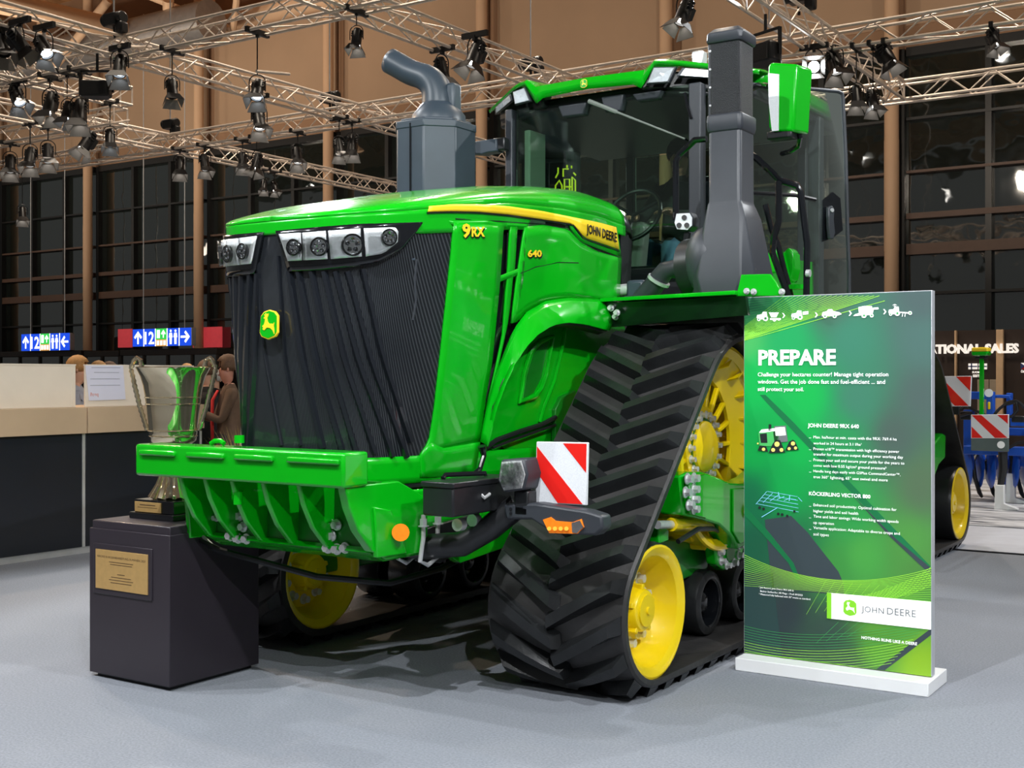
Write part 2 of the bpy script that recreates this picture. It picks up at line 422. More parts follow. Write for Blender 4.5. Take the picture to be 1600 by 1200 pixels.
def yoke_mb(up):
    m = MB(); pts = [(-.17, 0, 0)]
    for k in range(9):
        a = PI-PI*k/8; pts.append((.17*math.cos(a), 0, .20+.15*math.sin(a)))
    pts.append((.17, 0, 0)); m.tube(pts, .012, 6)
    m.cyl((0, 0, .35), (0, 0, up), .014, n=6); m.box((0, 0, up-.03), (.06, .08, .09))
    return m
TR = [('y', 11.0, -20.5, 3.2), ('y', 6.0, -13.6, -4.2), ('y', 8.8, -18.5, -13.35), ('y', 14.5, -3.1, 3.2),
      ('x', -9.8, 2.6, 16.2), ('x', -5.7, 4.6, 13.0), ('x', -1.45, 5.0, 14.4), ('x', -14.6, 6, 19.5), ('x', -12.1, 4.5, 7.9)]
def on_truss(px, py, only=None):
    best = None
    for k, (axn, v, lo, hi) in enumerate(TR):
        if only is not None and k != only: continue
        p = ax(px, py, v) if axn == 'x' else ay(px, py, v)
        along = p.y if axn == 'x' else p.x
        pen = abs(p.z-5.5)+(0 if lo-.1 <= along <= hi+.1 else 5)
        if best is None or pen < best[0]: best = (pen, p, k)
    return best
PROTO = {}
for nm, mm in (('off', LAMPIN), ('warm', GLOW), ('cool', GLOWB), ('star', GLOWS)): PROTO[nm] = mm
first = {}
def lampat(px, py, kind, tilt, az_, label, lit=True, sc=1.0):
    pen, p, k = on_truss(px, py)
    pole = None
    if p.z > 5.85:
        t0_ = p; p = az(px, py, 5.72); pole = (V((p.x, p.y, ZT)), V((t0_.x, t0_.y, ZT)))
    z = max(5.1, p.z); p = V((p.x, p.y, z))
    if kind not in first: t = make_lamp(PROTO[kind]); first[kind] = t; KIDS_first = t
    else:
        src = first[kind]; t = src.copy(); C.objects.link(t)
        for ch in src.children:
            if ch.name.startswith('yoke'): continue
            c = ch.copy(); C.objects.link(c); c.parent = t
    t.location = p; sc *= .62
    az_ += 200; tilt = tilt+12 if tilt < 50 else 74
    R = MX.Rotation(math.radians(az_), 4, 'Z') @ MX.Rotation(math.radians(tilt), 4, 'X')
    t.rotation_euler = R.to_euler(); t.scale = (sc, sc, sc)
    y = yoke_mb((ZT-z-.02)/sc); xf(y, R.to_3x3().to_4x4().inverted() @ MX.Rotation(math.radians(az_), 4, 'Z'))
    y.build('yoke', LAMPB, t)
    axn = TR[k][0]; bm_ = MB().box((0, 0, (ZT-z+.0)/sc), (.40/sc, .05/sc, .07/sc) if axn == 'x' else (.05/sc, .40/sc, .07/sc)); xf(bm_, R.to_3x3().to_4x4().inverted()); bm_.build('yoke_clamp', LAMPB, t)
    if pole:
        pm_ = MB().cyl(pole[0], pole[0]+(pole[1]-pole[0])*1.15, .022, n=8); xf(pm_, (MX.Translation(p) @ R @ MX.Scale(sc, 4)).inverted()); pm_.build('outrigger_pole', ALU, t)
    tag(t, label, 'spotlight', 'barn door stage lamps on the trusses')
    return t
L = 'black stage lamp '
lampat(5, 72, 'off', 20, 40, L+'at the left edge of the view, largest and nearest', sc=1.15)
lampat(31, 68, 'off', 25, 100, L+'second from the left under the upper left truss, unlit', sc=1.1)
lampat(69, 76, 'cool', 30, 60, L+'tilted right, third under the upper left truss', sc=1.1)
lampat(187, 106, 'cool', 15, 20, L+'glowing cool white just right of the hanging speaker', sc=1.1)
lampat(28, 152, 'cool', 25, 60, L+'glowing bluish at far left below the truss crossing', sc=1.15)
lampat(78, 165, 'warm', 8, 0, L+'with closed dark doors left of a bright pair, far left', sc=1.2)
lampat(105, 176, 'cool', 5, 0, L+'shining blue white, left one of a pair near the second column', sc=.95)
lampat(124, 178, 'warm', 8, 20, L+'with wide dark doors, right one of a pair near the second column', sc=1.2)
lampat(135, 224, 'warm', 20, -30, L+'with spread doors hanging over the second column', sc=1.2)
lampat(172, 218, 'cool', 12, 30, L+'small and bright just right of the second column')
lampat(16, 258, 'warm', 15, 30, L+'lowest at the left edge, doors lit warm', sc=1.2)
lampat(47, 248, 'warm', 15, 20, L+'second from the left in the low left row, doors lit warm', sc=1.2)
lampat(75, 242, 'warm', 15, 40, L+'third from the left in the low left row', sc=1.2)
lampat(269, 141, 'off', 12, 40, L+'large with open pale doors between two columns, unlit', sc=.95)
lampat(402, 143, 'cool', 20, 10, L+'upper one of two stacked lamps right of the third column', sc=1.0)
lampat(405, 190, 'warm', 18, 40, L+'lower one of two stacked lamps right of the third column', sc=1.2)
lampat(281, 260, 'warm', 10, 30, L+'left of the third column below the long truss', sc=1.1)
lampat(320, 256, 'warm', 14, 45, L+'in front of the third column below the long truss', sc=1.1)
lampat(379, 252, 'warm', 12, 30, L+'left one of a pair left of the intake box, dim', sc=1.0)
lampat(401, 255, 'warm', 6, -20, L+'right one of a pair, pointing at the viewer with a warm glow', sc=1.1)
lampat(465, 245, 'warm', 18, 30, L+'below the long truss left of the fourth column', sc=1.1)
lampat(412, 291, 'warm', 15, 20, L+'left one of a low small pair over the tractor nose', sc=.8)
lampat(429, 293, 'warm', 15, 50, L+'right one of a low small pair over the tractor nose', sc=.8)
lampat(530, 232, 'warm', 12, 40, L+'dim, left one of a pair beside the fourth column', sc=1.0)
lampat(550, 228, 'warm', 5, 10, L+'shining down, right one of a pair left of the intake box', sc=1.1)
lampat(557, 62, 'warm', 6, 0, L+'hanging alone above and left of the curved intake pipe', sc=.8)
lampat(691, 112, 'warm', 5, 60, L+'half hidden behind the curved intake pipe', sc=1.1)
lampat(742, 88, 'warm', 14, -30, L+'with pale lit doors right of the curved intake pipe', sc=1.25)
lampat(1068, 22, 'warm', 14, -40, L+'with spread doors at the top, left of the tall black stack', sc=1.0)
lampat(1272, 104, 'star', 62, -2, L+'dazzling straight at the viewer beside the green mirror', sc=1.1)
lampat(1305, 100, 'warm', 14, 30, L+'unlit body right of the dazzling lamp, pale doors', sc=1.2)
lampat(1386, 88, 'warm', 14, 60, L+'left of the round column below the upper right truss', sc=1.15)
lampat(1338, 152, 'warm', 6, 10, L+'left one of a small pair above the open cab door', sc=.9)
lampat(1364, 158, 'warm', 8, 30, L+'right one of a small pair above the open cab door', sc=.9)
lampat(1553, 62, 'warm', 12, 40, L+'at the upper right below the long truss', sc=.85)
lampat(35, 350, 'warm', 14, 40, L+'low at the far left beside the first column', sc=1.0)
# speakers
def speaker(px, py, label, s=1.0, rz=.6):
    pen, p, k = on_truss(px, py); z = min(5.5, p.z)
    t = thing('hanging_speaker', label, 'speaker', (p.x, p.y, z), rz, world_parts=False)
    pr = [(-.33, -.16, -.02), (.33, -.16, -.02), (.33, .10, .04), (.20, .22, .22), (-.20, .22, .22), (-.33, .10, .04)]
    m = MB(); q = [(-.36*s, -.26*s, -.2*s), (.36*s, -.26*s, -.2*s), (.36*s, .02*s, -.2*s), (.2*s, .26*s, -.2*s), (-.2*s, .26*s, -.2*s), (-.36*s, .02*s, -.2*s)]
    m.prism(q, (0, 0, .4*s)); m.build('cabinet', LAMPB, t, bev=.03)
    MB().box((0, -.265*s, 0), (.62*s, .02, .32*s)).build('grille', mat('speaker_cloth', (.02, .02, .022), .8, bump=.4, bscale=300), t)
    y = MB()
    for sx in (-1, 1): y.box((sx*.385*s, 0, .2*s), (.02, .05, .52*s))
    y.box((0, 0, .46*s), (.8*s, .05, .02)); y.cyl((0, 0, .46*s), (0, 0, ZT-z), .02, n=8)
    y.build('bracket', LAMPB, t)
speaker(152, 112, 'black wedge speaker hanging in a bracket from the upper left truss', .56)
speaker(1196, 62, 'black speaker in a bracket hanging behind the tall black stack', .62, -.4)
# chain hoists that carry the trusses
def hoist(px, py, label, k=None):
    pen, p, k = on_truss(px, py-0, k)
    p = V((p.x, p.y, max(ZT+.52, min(7.4, p.z))))
    t = thing('chain_hoist', label, 'hoist', p, 0, 'chain hoists above the trusses', world_parts=False)
    b = MB().box((0, 0, 0), (.26, .20, .18)); b.cyl((-.20, 0, .02), (.20, 0, .02), .09, n=14); b.build('motor', LAMPB, t, bev=.02)
    MB().box((.16, .0, -.12), (.14, .14, .16)).build('chain_bag', LAMPB, t, bev=.03)
    MB().cyl((0, 0, .1), (0, 0, 6.2), .012, n=6).build('chain', STEEL, t)
    MB().tube([(0, 0, -.05), (.0, .01, -.15), (0, .01, ZT+TW-.01-p.z)], .02, 6).build('sling', LAMPB, t)
hoist(266, 214, 'black chain hoist left of the third column above the long truss', 0)
hoist(515, 163, 'black chain hoist left of the fourth column above the long truss', 0)
hoist(829, 104, 'black chain hoist on a wire above the cab roof', 0)
hoist(1248, 22, 'black chain hoist upper right of the tall black stack', 6)
hoist(178, 66, 'black chain hoist box above the upper left truss crossing', 4)
# ================================================= THE TRACTOR
CX = .04
TRC = thing('tractor', 'huge green tractor on four black tracks with yellow wheels on grey carpet', 'tractor', (CX, 3.1, 0))
# ---------------- tracks
LZ, LR = .412, .362          # idler centre height, belt radius there
DY, DZ, DR = 1.095, 1.155, .64  # drive wheel
def belt_path(y0):
    cs = [(y0, LZ, LR), (y0+DY, DZ, DR), (y0+2*DY, LZ, LR)]
    tang = []
    for i in range(3):
        a, b = cs[i], cs[(i+1) % 3]; d = V((b[0]-a[0], b[1]-a[1])); L = d.length; d /= L
        n = V((-d.y, d.x)); sa = (a[2]-b[2])/L; ca = math.sqrt(1-sa*sa); nn = n*ca+d*sa
        tang.append((nn, V((a[0], a[1]))+nn*a[2], V((b[0], b[1]))+nn*b[2]))
    pts = []
    for i in range(3):
        c = cs[i]; n0 = tang[i-1][0]; n1 = tang[i][0]
        a0 = math.atan2(n0.y, n0.x); a1 = math.atan2(n1.y, n1.x)
        while a1 > a0: a1 -= 2*PI
        k = max(3, int((a0-a1)*c[2]/.055))
        for j in range(k+1):
            t = a0+(a1-a0)*j/k; n = V((math.cos(t), math.sin(t))); pts.append((c[0]+n.x*c[2], c[1]+n.y*c[2], n.x, n.y))
        p, q = tang[i][1], tang[i][2]; k = max(2, int((q-p).length/.16))
        for j in range(1, k):
            r = p.lerp(q, j/k); pts.append((r.x, r.y, n1.x, n1.y))
    return pts
def path_eval(pts, cum, s):
    T = cum[-1]; s %= T
    lo, hi = 0, len(cum)-1
    while hi-lo > 1:
        m_ = (lo+hi)//2
        if cum[m_] <= s: lo = m_
        else: hi = m_
    a = pts[lo]; b = pts[(lo+1) % len(pts)]; t = (s-cum[lo])/max(1e-9, cum[lo+1]-cum[lo])
    q = [a[i]+(b[i]-a[i])*t for i in range(4)]; l = math.hypot(q[2], q[3]); return (q[0], q[1], q[2]/l, q[3]/l)
BELT = {}
def dish(sgn, x, r, depth, hubr):  # profile of a dished wheel face at x, facing sgn
    return [(r, x-sgn*.05), (r, x), (r-.012, x+sgn*.004), (r-.035, x-sgn*.004), (r-.055, x-sgn*.02), (r*.74, x-sgn*depth*.8), (r*.66, x-sgn*depth), (hubr+.03, x-sgn*depth), (hubr+.01, x-sgn*(depth-.01))]
def bolt_mb(c, ax_, r=.017, h=.022):
    m = MB(); c = V(c); a = V(ax_); m.cyl(c, c+a*.006, r*1.45, n=12); m.cyl(c+a*.006, c+a*(.006+h), r, n=6); return m
bolt_cache = {}
def bolt(parent, c, axv, r=.017, h=.022, m=None):
    key = (tuple(axv), r, h, m.name if m else '')
    if key not in bolt_cache: bolt_cache[key] = bolt_mb((0, 0, 0), V(axv).normalized(), r, h).mesh('bolt', m or STEEL)
    o = bpy.data.objects.new('bolt', bolt_cache[key]); C.objects.link(o); o.parent = parent
    base = PINV[TRC.name]
    if parent is TRC: o.matrix_parent_inverse = base
    o.location = c
    return o
def track_unit(side, y0, lugs, full):
    # side +1: seen on the right of the picture
    xi, xo = (.74, 1.50); X = (lambda x: x) if side > 0 else (lambda x: 2*CX-x)
    pts = belt_path(y0)
    cum = [0]
    for i in range(len(pts)):
        a = pts[i]; b = pts[(i+1) % len(pts)]; cum.append(cum[-1]+math.hypot(b[0]-a[0], b[1]-a[1]))
    m = MB(); n = len(pts); vs = []; fs = []
    for (y, z, ny, nz) in pts:
        for (x, o) in ((xi, 0), (xo-.012, 0), (xo, -.012), (xo, -.038), (xo-.02, -.038), (xi, -.038)): vs.append((X(x), y+ny*o, z+nz*o))
    for i in range(n):
        j = (i+1) % n
        for k in range(6): fs.append((i*6+k, i*6+(k+1) % 6, j*6+(k+1) % 6, j*6+k))
    m.add(vs, fs); belt = m.build('track_belt', BELTM, TRC)
    T = cum[-1]; N = 42; P = T/N; xc = (xi+xo)/2
    stuff = MB()
    for k in range(N):
        for half in (1, -1):
            s0 = P*(k+(.5 if half < 0 else 0)); L = MB(); vs = []
            st = [0, .07, .25, .5, .75, .90, 1.0]
            for t in st:
                x = xc+half*(-.035+(.035+.365)*t); s = s0+.205*t
                end = t in (0, 1.0); hh = .066 if not end else .008
                wb, wt = .045, (.025 if not end else .042)
                for (ds, h) in ((-wb, -.003), (-wt, hh), (wt, hh), (wb, -.003)):
                    y, z, ny, nz = path_eval(pts, cum, s+ds); vs.append((X(x), y+ny*h, z+nz*h))
            fs = []
            for i in range(len(st)-1):
                for q in range(3): fs.append((i*4+q, i*4+q+1, i*4+q+5, i*4+q+4))
            e = (len(st)-1)*4; fs += [(0, 1, 2, 3), (e, e+1, e+2, e+3)]
            L.add(vs, fs)
            if lugs == 'parts': L.build('tread_lug', RUBBER, belt, ang=25)
            else: stuff.add(L.v, L.f)
    if lugs != 'parts': stuff.build('tread_lugs', RUBBER, belt, ang=25, kind='stuff')
    Y = YELLOW
    # idlers
    for yc in (y0, y0+2*DY):
        r = .325; tire = MB()
        tire.lathe([(r-.012, X(xo-.015)-0), (r+.004, X(xo-.02)), (r+.012, X(xo-.05)), (r+.012, X(xi+.05)), (r+.004, X(xi+.02)), (r-.012, X(xi+.015))], (0, yc, LZ), (1, 0, 0), 40, cap=False)
        tire = tire.build('idler_tire', RUBBER, TRC)
        w_ = MB(); so = side
        d1 = dish(so, X(xo-.015), r, .17, .15); d2 = dish(-so, X(xi+.015), r, .17, .15)
        w_.lathe(d1[::-1]+d2, (0, yc, LZ), (1, 0, 0), 40, cap=False)
        wh = w_.build('idler_wheel', Y, TRC)
        for (xb, sg) in ((X(xo-.015), so), (X(xi+.015), -so)):
            hb = MB(); hb.lathe([(.19, xb-sg*.175), (.195, xb-sg*.155), (.115, xb-sg*.15), (.105, xb-sg*.075), (.098, xb-sg*.062), (.08, xb-sg*.057), (.078, xb-sg*.048), (.02, xb-sg*.046), (.018, xb-sg*.036), (.001, xb-sg*.036)], (0, yc, LZ), (1, 0, 0), 28, cap=False)
            hb.build('hub', Y, wh)
            if full:
                for k in range(5):
                    a = 2*PI*k/5+.3; c, s_ = math.cos(a), math.sin(a)
                    MB().box((xb-sg*.105, yc+c*.112, LZ+s_*.112), (.07, .03, .026), MX.Rotation(a, 3, 'X')).build('hub_rib', Y, wh, bev=.004)
        if full:
            for (xb, sg) in ((X(xo-.015), so), (X(xi+.015), -so)):
                for k in range(10):
                    a = 2*PI*(k+.5)/10; bolt(wh, (xb-sg*.155, yc+math.cos(a)*.168, LZ+math.sin(a)*.168), (sg, 0, 0), .022, .034)
    # bogie rollers
    for yc in (y0+1.06, y0+1.56):
        r = .185; Zr = .088+r
        for (xa, xb) in ((xo-.20, xo-.42), (xi+.02, xi+.26)):
            sg = side if xa > xb else -side
            rr = MB(); xa_, xb_ = X(xa), X(xb)
            rr.lathe([(r*.74, xa_), (r-.025, xa_), (r-.006, xa_-sg*.012), (r, xa_-sg*.03), (r, xb_+sg*.03), (r-.02, xb_), (r*.74, xb_)], (0, yc, Zr), (1, 0, 0), 32, cap=False)
            ro = rr.build('roller', RUBBER, TRC)
            rr = MB(); rr.lathe([(r*.76, xa_-sg*.002), (r*.70, xa_-sg*.01), (r*.62, xa_-sg*.10), (r*.34, xa_-sg*.12), (r*.32, xa_-sg*.05), (r*.2, xa_-sg*.035), (r*.1, xa_-sg*.03), (.001, xa_-sg*.03)], (0, yc, Zr), (1, 0, 0), 28, cap=False)
            rr.build('roller_disc', DARK, ro)
        MB().cyl((X(xi+.1), yc, Zr), (X(xo-.26), yc, Zr), .05, n=12).build('roller_axle', BLACK, TRC)
    # drive wheel
    yc, zc = y0+DY, DZ; r = DR-.06
    w_ = MB()
    w_.lathe([(r-.06, X(1.345)), (r-.02, X(1.375)), (r, X(1.37)), (r+.005, X(1.355)), (r-.01, X(1.32)), (r-.03, X(1.10)), (r-.03, X(.98)), (r-.01, X(.88)), (r, X(.86)), (r-.05, X(.88))], (0, yc, zc), (1, 0, 0), 56, cap=False)
    R0, R1, R2, R3 = .19, .225, .405, .455; xd = 1.225
    w_.lathe([(r-.03, X(1.345)), (r-.05, X(1.33)), (R3, X(xd+.03)), (R2, X(xd)), (R2, X(xd-.02)), (R3, X(xd-.02)), (r-.05, X(1.30))], (0, yc, zc), (1, 0, 0), 56, cap=False)
    dw = w_.build('drive_wheel', Y, TRC)
    for k in range(20):
        a = 2*PI*k/20; Rx = MX.Rotation(a, 3, 'X')
        MB().box((X(xd-.012), yc+math.cos(a)*(R1+R2)/2, zc+math.sin(a)*(R1+R2)/2), (.03, R2-R1+.03, .026), Rx).build('spoke', Y, dw, bev=.006)
        MB().prism([V((X(1.35), yc, zc))+Rx @ V((0, r-.05, -.006)), V((X(1.25), yc, zc))+Rx @ V((0, R3+.005, -.006)), V((X(1.33), yc, zc))+Rx @ V((0, R3+.03, -.006))], Rx @ V((0, 0, .012))).build('rim_rib', Y, dw)
        MB().cyl((X(1.30), yc+math.cos(a+.1)*(r-.02), zc+math.sin(a+.1)*(r-.02)), (X(.90), yc+math.cos(a+.1)*(r-.02), zc+math.sin(a+.1)*(r-.02)), .028, n=8).build('drive_bar', Y, dw)
    hb = MB(); hb.lathe([(.2, X(.5)), (.2, X(1.0)), (R1+.005, X(1.19)), (R1+.005, X(1.235)), (.15, X(1.238)), (.145, X(1.255)), (.10, X(1.285)), (.001, X(1.295))], (0, yc, zc), (1, 0, 0), 40, cap=False)
    hb.build('hub', Y, dw)
    for k in range(18):
        a = 2*PI*k/18; bolt(dw, (X(1.237), yc+math.cos(a)*.185, zc+math.sin(a)*.185), (side, 0, 0), .016, .026)
    # undercarriage frame
    def pr(name, poly, x0, x1, m, bev=.012):
        return MB().prism([(X(x0), y, z) for y, z in poly], (X(x1)-X(x0), 0, 0)).build(name, m, TRC, bev=bev)
    B = [(.355, 1.045), (.455, 1.06), (.635, 1.05), (.825, 1.01), (1.0, .965), (1.19, .945), (1.40, .965), (1.60, 1.02), (1.75, 1.06), (1.86, 1.04), (1.84, .84), (1.62, .79), (1.48, .70), (1.38, .60), (1.12, .58), (1.03, .66), (.86, .745), (.655, .79), (.405, .84)]
    pr('track_frame', [(y0+a, z) for a, z in B], 1.30, 1.44, GREEN)
    pr('frame_plate', [(y0+.40, 1.045), (y0+.62, 1.04), (y0+.64, .80), (y0+.44, .845)], 1.44, 1.46, GREEN, .006)
    pr('side_cover', [(y0+1.02, .93), (y0+1.24, .92), (y0+1.24, .62), (y0+1.12, .61), (y0+1.02, .69)], 1.44, 1.452, GREEN, .005)
    MB().cyl((X(1.45), y0+1.21, .79), (X(1.468), y0+1.21, .79), .042, n=18).build('side_reflector', ORANGE, TRC)
    for (px_, py_) in ((1073, 748), (1083, 747), (1070, 769), (1083, 764), (1083, 780), (1075, 789), (1083, 795)):
        q_ = ax(px_, py_, 1.46); bolt(TRC, (X(1.461), y0+q_.y-.016, q_.z), (side, 0, 0), .021, .028)
    K = [(1.00, .61), (1.06, .65), (1.26, .63), (1.38, .65), (1.42, .55), (1.38, .48), (1.27, .45), (1.14, .45), (1.03, .50)]
    pr('pivot_plate', [(y0+a, z) for a, z in K], 1.28, 1.35, GREEN)
    for k in range(9):
        a = 2*PI*k/9+.2; bolt(TRC, (X(1.351), y0+1.20+math.cos(a)*.145, .555+math.sin(a)*.08), (side, 0, 0), .018, .026)
    MB().cyl((X(1.34), y0+1.20, .555), (X(1.36), y0+1.20, .555), .06, n=20).build('pivot_boss', DGREEN, TRC)
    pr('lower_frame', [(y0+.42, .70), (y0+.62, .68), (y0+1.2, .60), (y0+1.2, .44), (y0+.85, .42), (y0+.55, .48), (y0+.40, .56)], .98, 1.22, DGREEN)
    MB().cyl((X(1.36), y0+.42, .785), (X(1.36), y0+.98, .725), .036, n=16).build('tension_cylinder', Y, TRC)
    MB().cyl((X(1.36), y0+.26, .80), (X(1.36), y0+.44, .783), .022, n=12).build('cylinder_rod', STEEL, TRC)
    MB().box((X(1.30), y0+.40, .74), (.06, .12, .10)).build('cylinder_mount', GREEN, TRC, bev=.01)
    MB().tube([(X(1.40), y0+.42, .70), (X(1.42), y0+.62, .745), (X(1.40), y0+.86, .72), (X(1.36), y0+1.05, .68)], .014, 8).build('hose', BLACK, TRC)
    # yoke to the idler
    pr('idler_yoke', [(y0-.06, .50), (y0+.45, .68), (y0+.5, .56), (y0+.06, .36), (y0-.08, .36)], 1.06, 1.16, DGREEN)
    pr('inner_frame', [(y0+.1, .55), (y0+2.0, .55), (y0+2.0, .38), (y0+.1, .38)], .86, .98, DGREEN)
WB = 3.92
track_unit(1, .016, 'parts', True)
track_unit(-1, .016, 'parts', True)
track_unit(1, .016+WB, 'parts', True)
track_unit(-1, .016+WB, 'stuff', False)

# ---------------- hood: one reference surface S(u, z), patches are lifted from it
PLAN = [(0, -1.135), (.13, -1.13), (.26, -1.115), (.37, -1.07), (.455, -.99), (.52, -.88), (.565, -.75), (.605, -.56), (.635, -.35), (.655, -.1), (.665, .3), (.675, .7), (.68, 1.12)]
PL = resample([(a, b, 0) for a, b in PLAN], 60)
for _ in range(3): PL = [PL[0]]+[(PL[i-1]+PL[i]*2+PL[i+1])/4 for i in range(1, len(PL)-1)]+[PL[-1]]
def S(u, z):  # u in -1..1 around the nose
    a = abs(u)*(len(PL)-1); i = min(int(a), len(PL)-2); p = PL[i].lerp(PL[i+1], a-i)
    t = max(-.3, min(1.15, (2.33-z)/1.15)); back = max(0, min(1, (p.y+.2)/1.0))
    k = 1-.165*t*(1-.75*back); ny = p.y+.07*t*(1-back)
    return V((CX+math.copysign(p.x*k, u), ny, z))
NU, NZ = 121, 24
rows = [[S(-1+2*i/(NU-1), .9+j*(2.62-.9)/(NZ-1)) for i in range(NU)] for j in range(NZ)]
_m = MB().grid(rows)
HB = BVHTree.FromPolygons([V(p) for p in _m.v], _m.f)
def hp(px, py, off=0.0):
    r = ray(px, py).normalized(); loc, n, i, d = HB.ray_cast(CAM, r)
    if loc is None:
        loc, n, i, d = HB.find_nearest(ax(px, py, .70))
    if n.dot(r) > 0: n = -n
    return loc+n*off
def loft(A, B, n=24, m=6, off=0.0, fn=None):
    fn = fn or (lambda a, b: hp(a, b, off))
    a = resample([(p[0], p[1], 0) for p in A], n); b = resample([(p[0], p[1], 0) for p in B], n)
    return [[fn(*(a[i].lerp(b[i], j/m).xy)) for i in range(n)] for j in range(m+1)]
def hpart(name, A, B, m, off=0., n=24, k=6, thick=.012, mirror=True, parent=None, label=None, bev=0):
    g = MB().grid(loft(A, B, n, k, off)); o = g.build(name, m, parent or TRC, label, bev, solid=thick, ang=50)
    if mirror: g.mir(CX).build(name, m, parent or TRC, label, bev, solid=thick, ang=50)
    return o
# profile along the hood: edge (crease) height and crest height
ZC = [(-1.16, 2.285), (-.8, 2.335), (-.5, 2.385), (-.1, 2.445), (.4, 2.475), (.8, 2.475), (1.15, 2.45)]
ZT_ = [(-1.16, 2.30), (-.95, 2.365), (-.8, 2.41), (-.24, 2.53), (.27, 2.62), (.6, 2.665), (.9, 2.695), (1.15, 2.685)]
def crown(th, y):
    return interp(ZC, y)+(interp(ZT_, y)-interp(ZC, y))*max(0, math.cos(th))**.75
rows = []
U = [i/59*.9999 for i in range(60)]
for u in U:
    e = S(u, 2.33); y = e.y; hx = e.x-CX; r = []
    for j in range(25):
        th = -PI/2+PI*j/24; x = math.sin(th)*hx; r.append(V((CX+x, y, crown(th, y))))
    rows.append(r)
hood = MB().grid(rows); hood.build('hood_top', GREEN, TRC, ang=60, solid=.012)
# lip under the crease, all around the nose
lipz = [(0, 2.225), (.30, 2.235), (.42, 2.27), (.55, 2.315), (.62, 2.33), (1, 2.34)]
g = []
for j in range(6):
    r = []
    for i in range(121):
        u = -1+2*i/120*.9999; e = S(u, 2.33); z1 = interp(ZC, e.y); z0 = interp(lipz, abs(u)) if abs(u) < .60 else z1-.06
        z = z0+(z1-z0)*j/5; p = S(u, z); p += V((0, 0, 0)); r.append(p)
    g.append(r)
MB().grid(g).build('hood_edge', GREEN, TRC, ang=60, solid=.014)
# grille: dark perforated nose from the bottom band to the lip
def grille_mat():
    m = mat('perforated_grille', (.010, .012, .015), .22, coat=.5, var=.0); nt = m.node_tree; b = nt.nodes['Principled BSDF']
    tc = nt.nodes.new('ShaderNodeTexCoord'); wv = nt.nodes.new('ShaderNodeTexWave'); wv.bands_direction = 'X'; wv.inputs['Scale'].default_value = 70; wv.inputs['Distortion'].default_value = 0
    n = nt.nodes.new('ShaderNodeTexNoise'); n.inputs['Scale'].default_value = 2.2
    mr = nt.nodes.new('ShaderNodeMapRange'); mr.inputs[1].default_value = .55; mr.inputs[2].default_value = .75
    mu = nt.nodes.new('ShaderNodeMath'); mu.operation = 'MULTIPLY'; r = nt.nodes.new('ShaderNodeValToRGB')
    r.color_ramp.elements[0].color = (.008, .010, .013, 1); r.color_ramp.elements[1].color = (.055, .06, .066, 1)
    for a_, b_ in ((tc.outputs['Object'], wv.inputs['Vector']), (tc.outputs['Object'], n.inputs['Vector']), (wv.outputs['Fac'], mr.inputs[0]), (mr.outputs[0], mu.inputs[0]), (n.outputs['Fac'], mu.inputs[1]), (mu.outputs[0], r.inputs[0]), (r.outputs[0], b.inputs['Base Color'])): nt.links.new(a_, b_)
    return m
GRILLE = grille_mat()
FIN = mat('grille_fin', (.010, .012, .016), .25, coat=.4, var=.1)
UG = .0
for i in range(400):
    u = i/400; p = S(u, 2.3)
    if p.y > -.50: UG = u; break
zb = lambda u: 1.165+.0*abs(u)
g = [[S(-UG+2*UG*i/70, zb(0)+(interp(lipz, abs(-UG+2*UG*i/70))+.01-zb(0))*j/14) for i in range(71)] for j in range(15)]
gr = MB().grid(g).build('grille', GRILLE, TRC, ang=60)
def rib(pts, w, h, name='grille_rib', m=BLACK, mirror=True):
    P = [hp(x, y) for x, y in pts]; P = resample(P, 10); vs = []; fs = []; mb = MB()
    for i, p in enumerate(P):
        loc, n, k, d = HB.find_nearest(p)
        if n.dot(CAM-p) < 0: n = -n
        t = (P[min(i+1, 9)]-P[max(i-1, 0)]).normalized(); q = t.cross(n).normalized()
        vs += [p-q*w/2, p-q*w/4+n*h, p+q*w/4+n*h, p+q*w/2]
    for i in range(9):
        for k in range(3): fs.append((i*4+k, i*4+k+1, i*4+k+5, i*4+k+4))
    mb.add(vs, fs); mb.build(name, m, gr)
    if mirror: mb.mir(CX).build(name, m, gr)
for (a, b_) in (((454, 424), (505, 700)), ((468, 424), (534, 702)), ((488, 424), (556, 706)), ((507, 424), (585, 708)), ((524, 424), (612, 712)), ((543, 424), (634, 714)), ((566, 420), (640, 690))):
    mid = ((a[0]*.55+b_[0]*.45)-3, (a[1]+b_[1])/2); rib([a, mid, b_], .034, .022, m=FIN)
rib([(436, 400), (446, 560), (470, 696)], .02, .012, m=FIN, mirror=False); rib([(404, 410), (412, 540), (440, 696)], .02, .012, m=FIN, mirror=False)
# bright top rail and hinge seen behind the mesh
rib([(570, 412), (648, 405)], .012, .003, 'grille_rail', GREY, False)
rib([(651, 405), (648, 440), (650, 470), (645, 500)], .012, .003, 'grille_rail', SATIN, False)
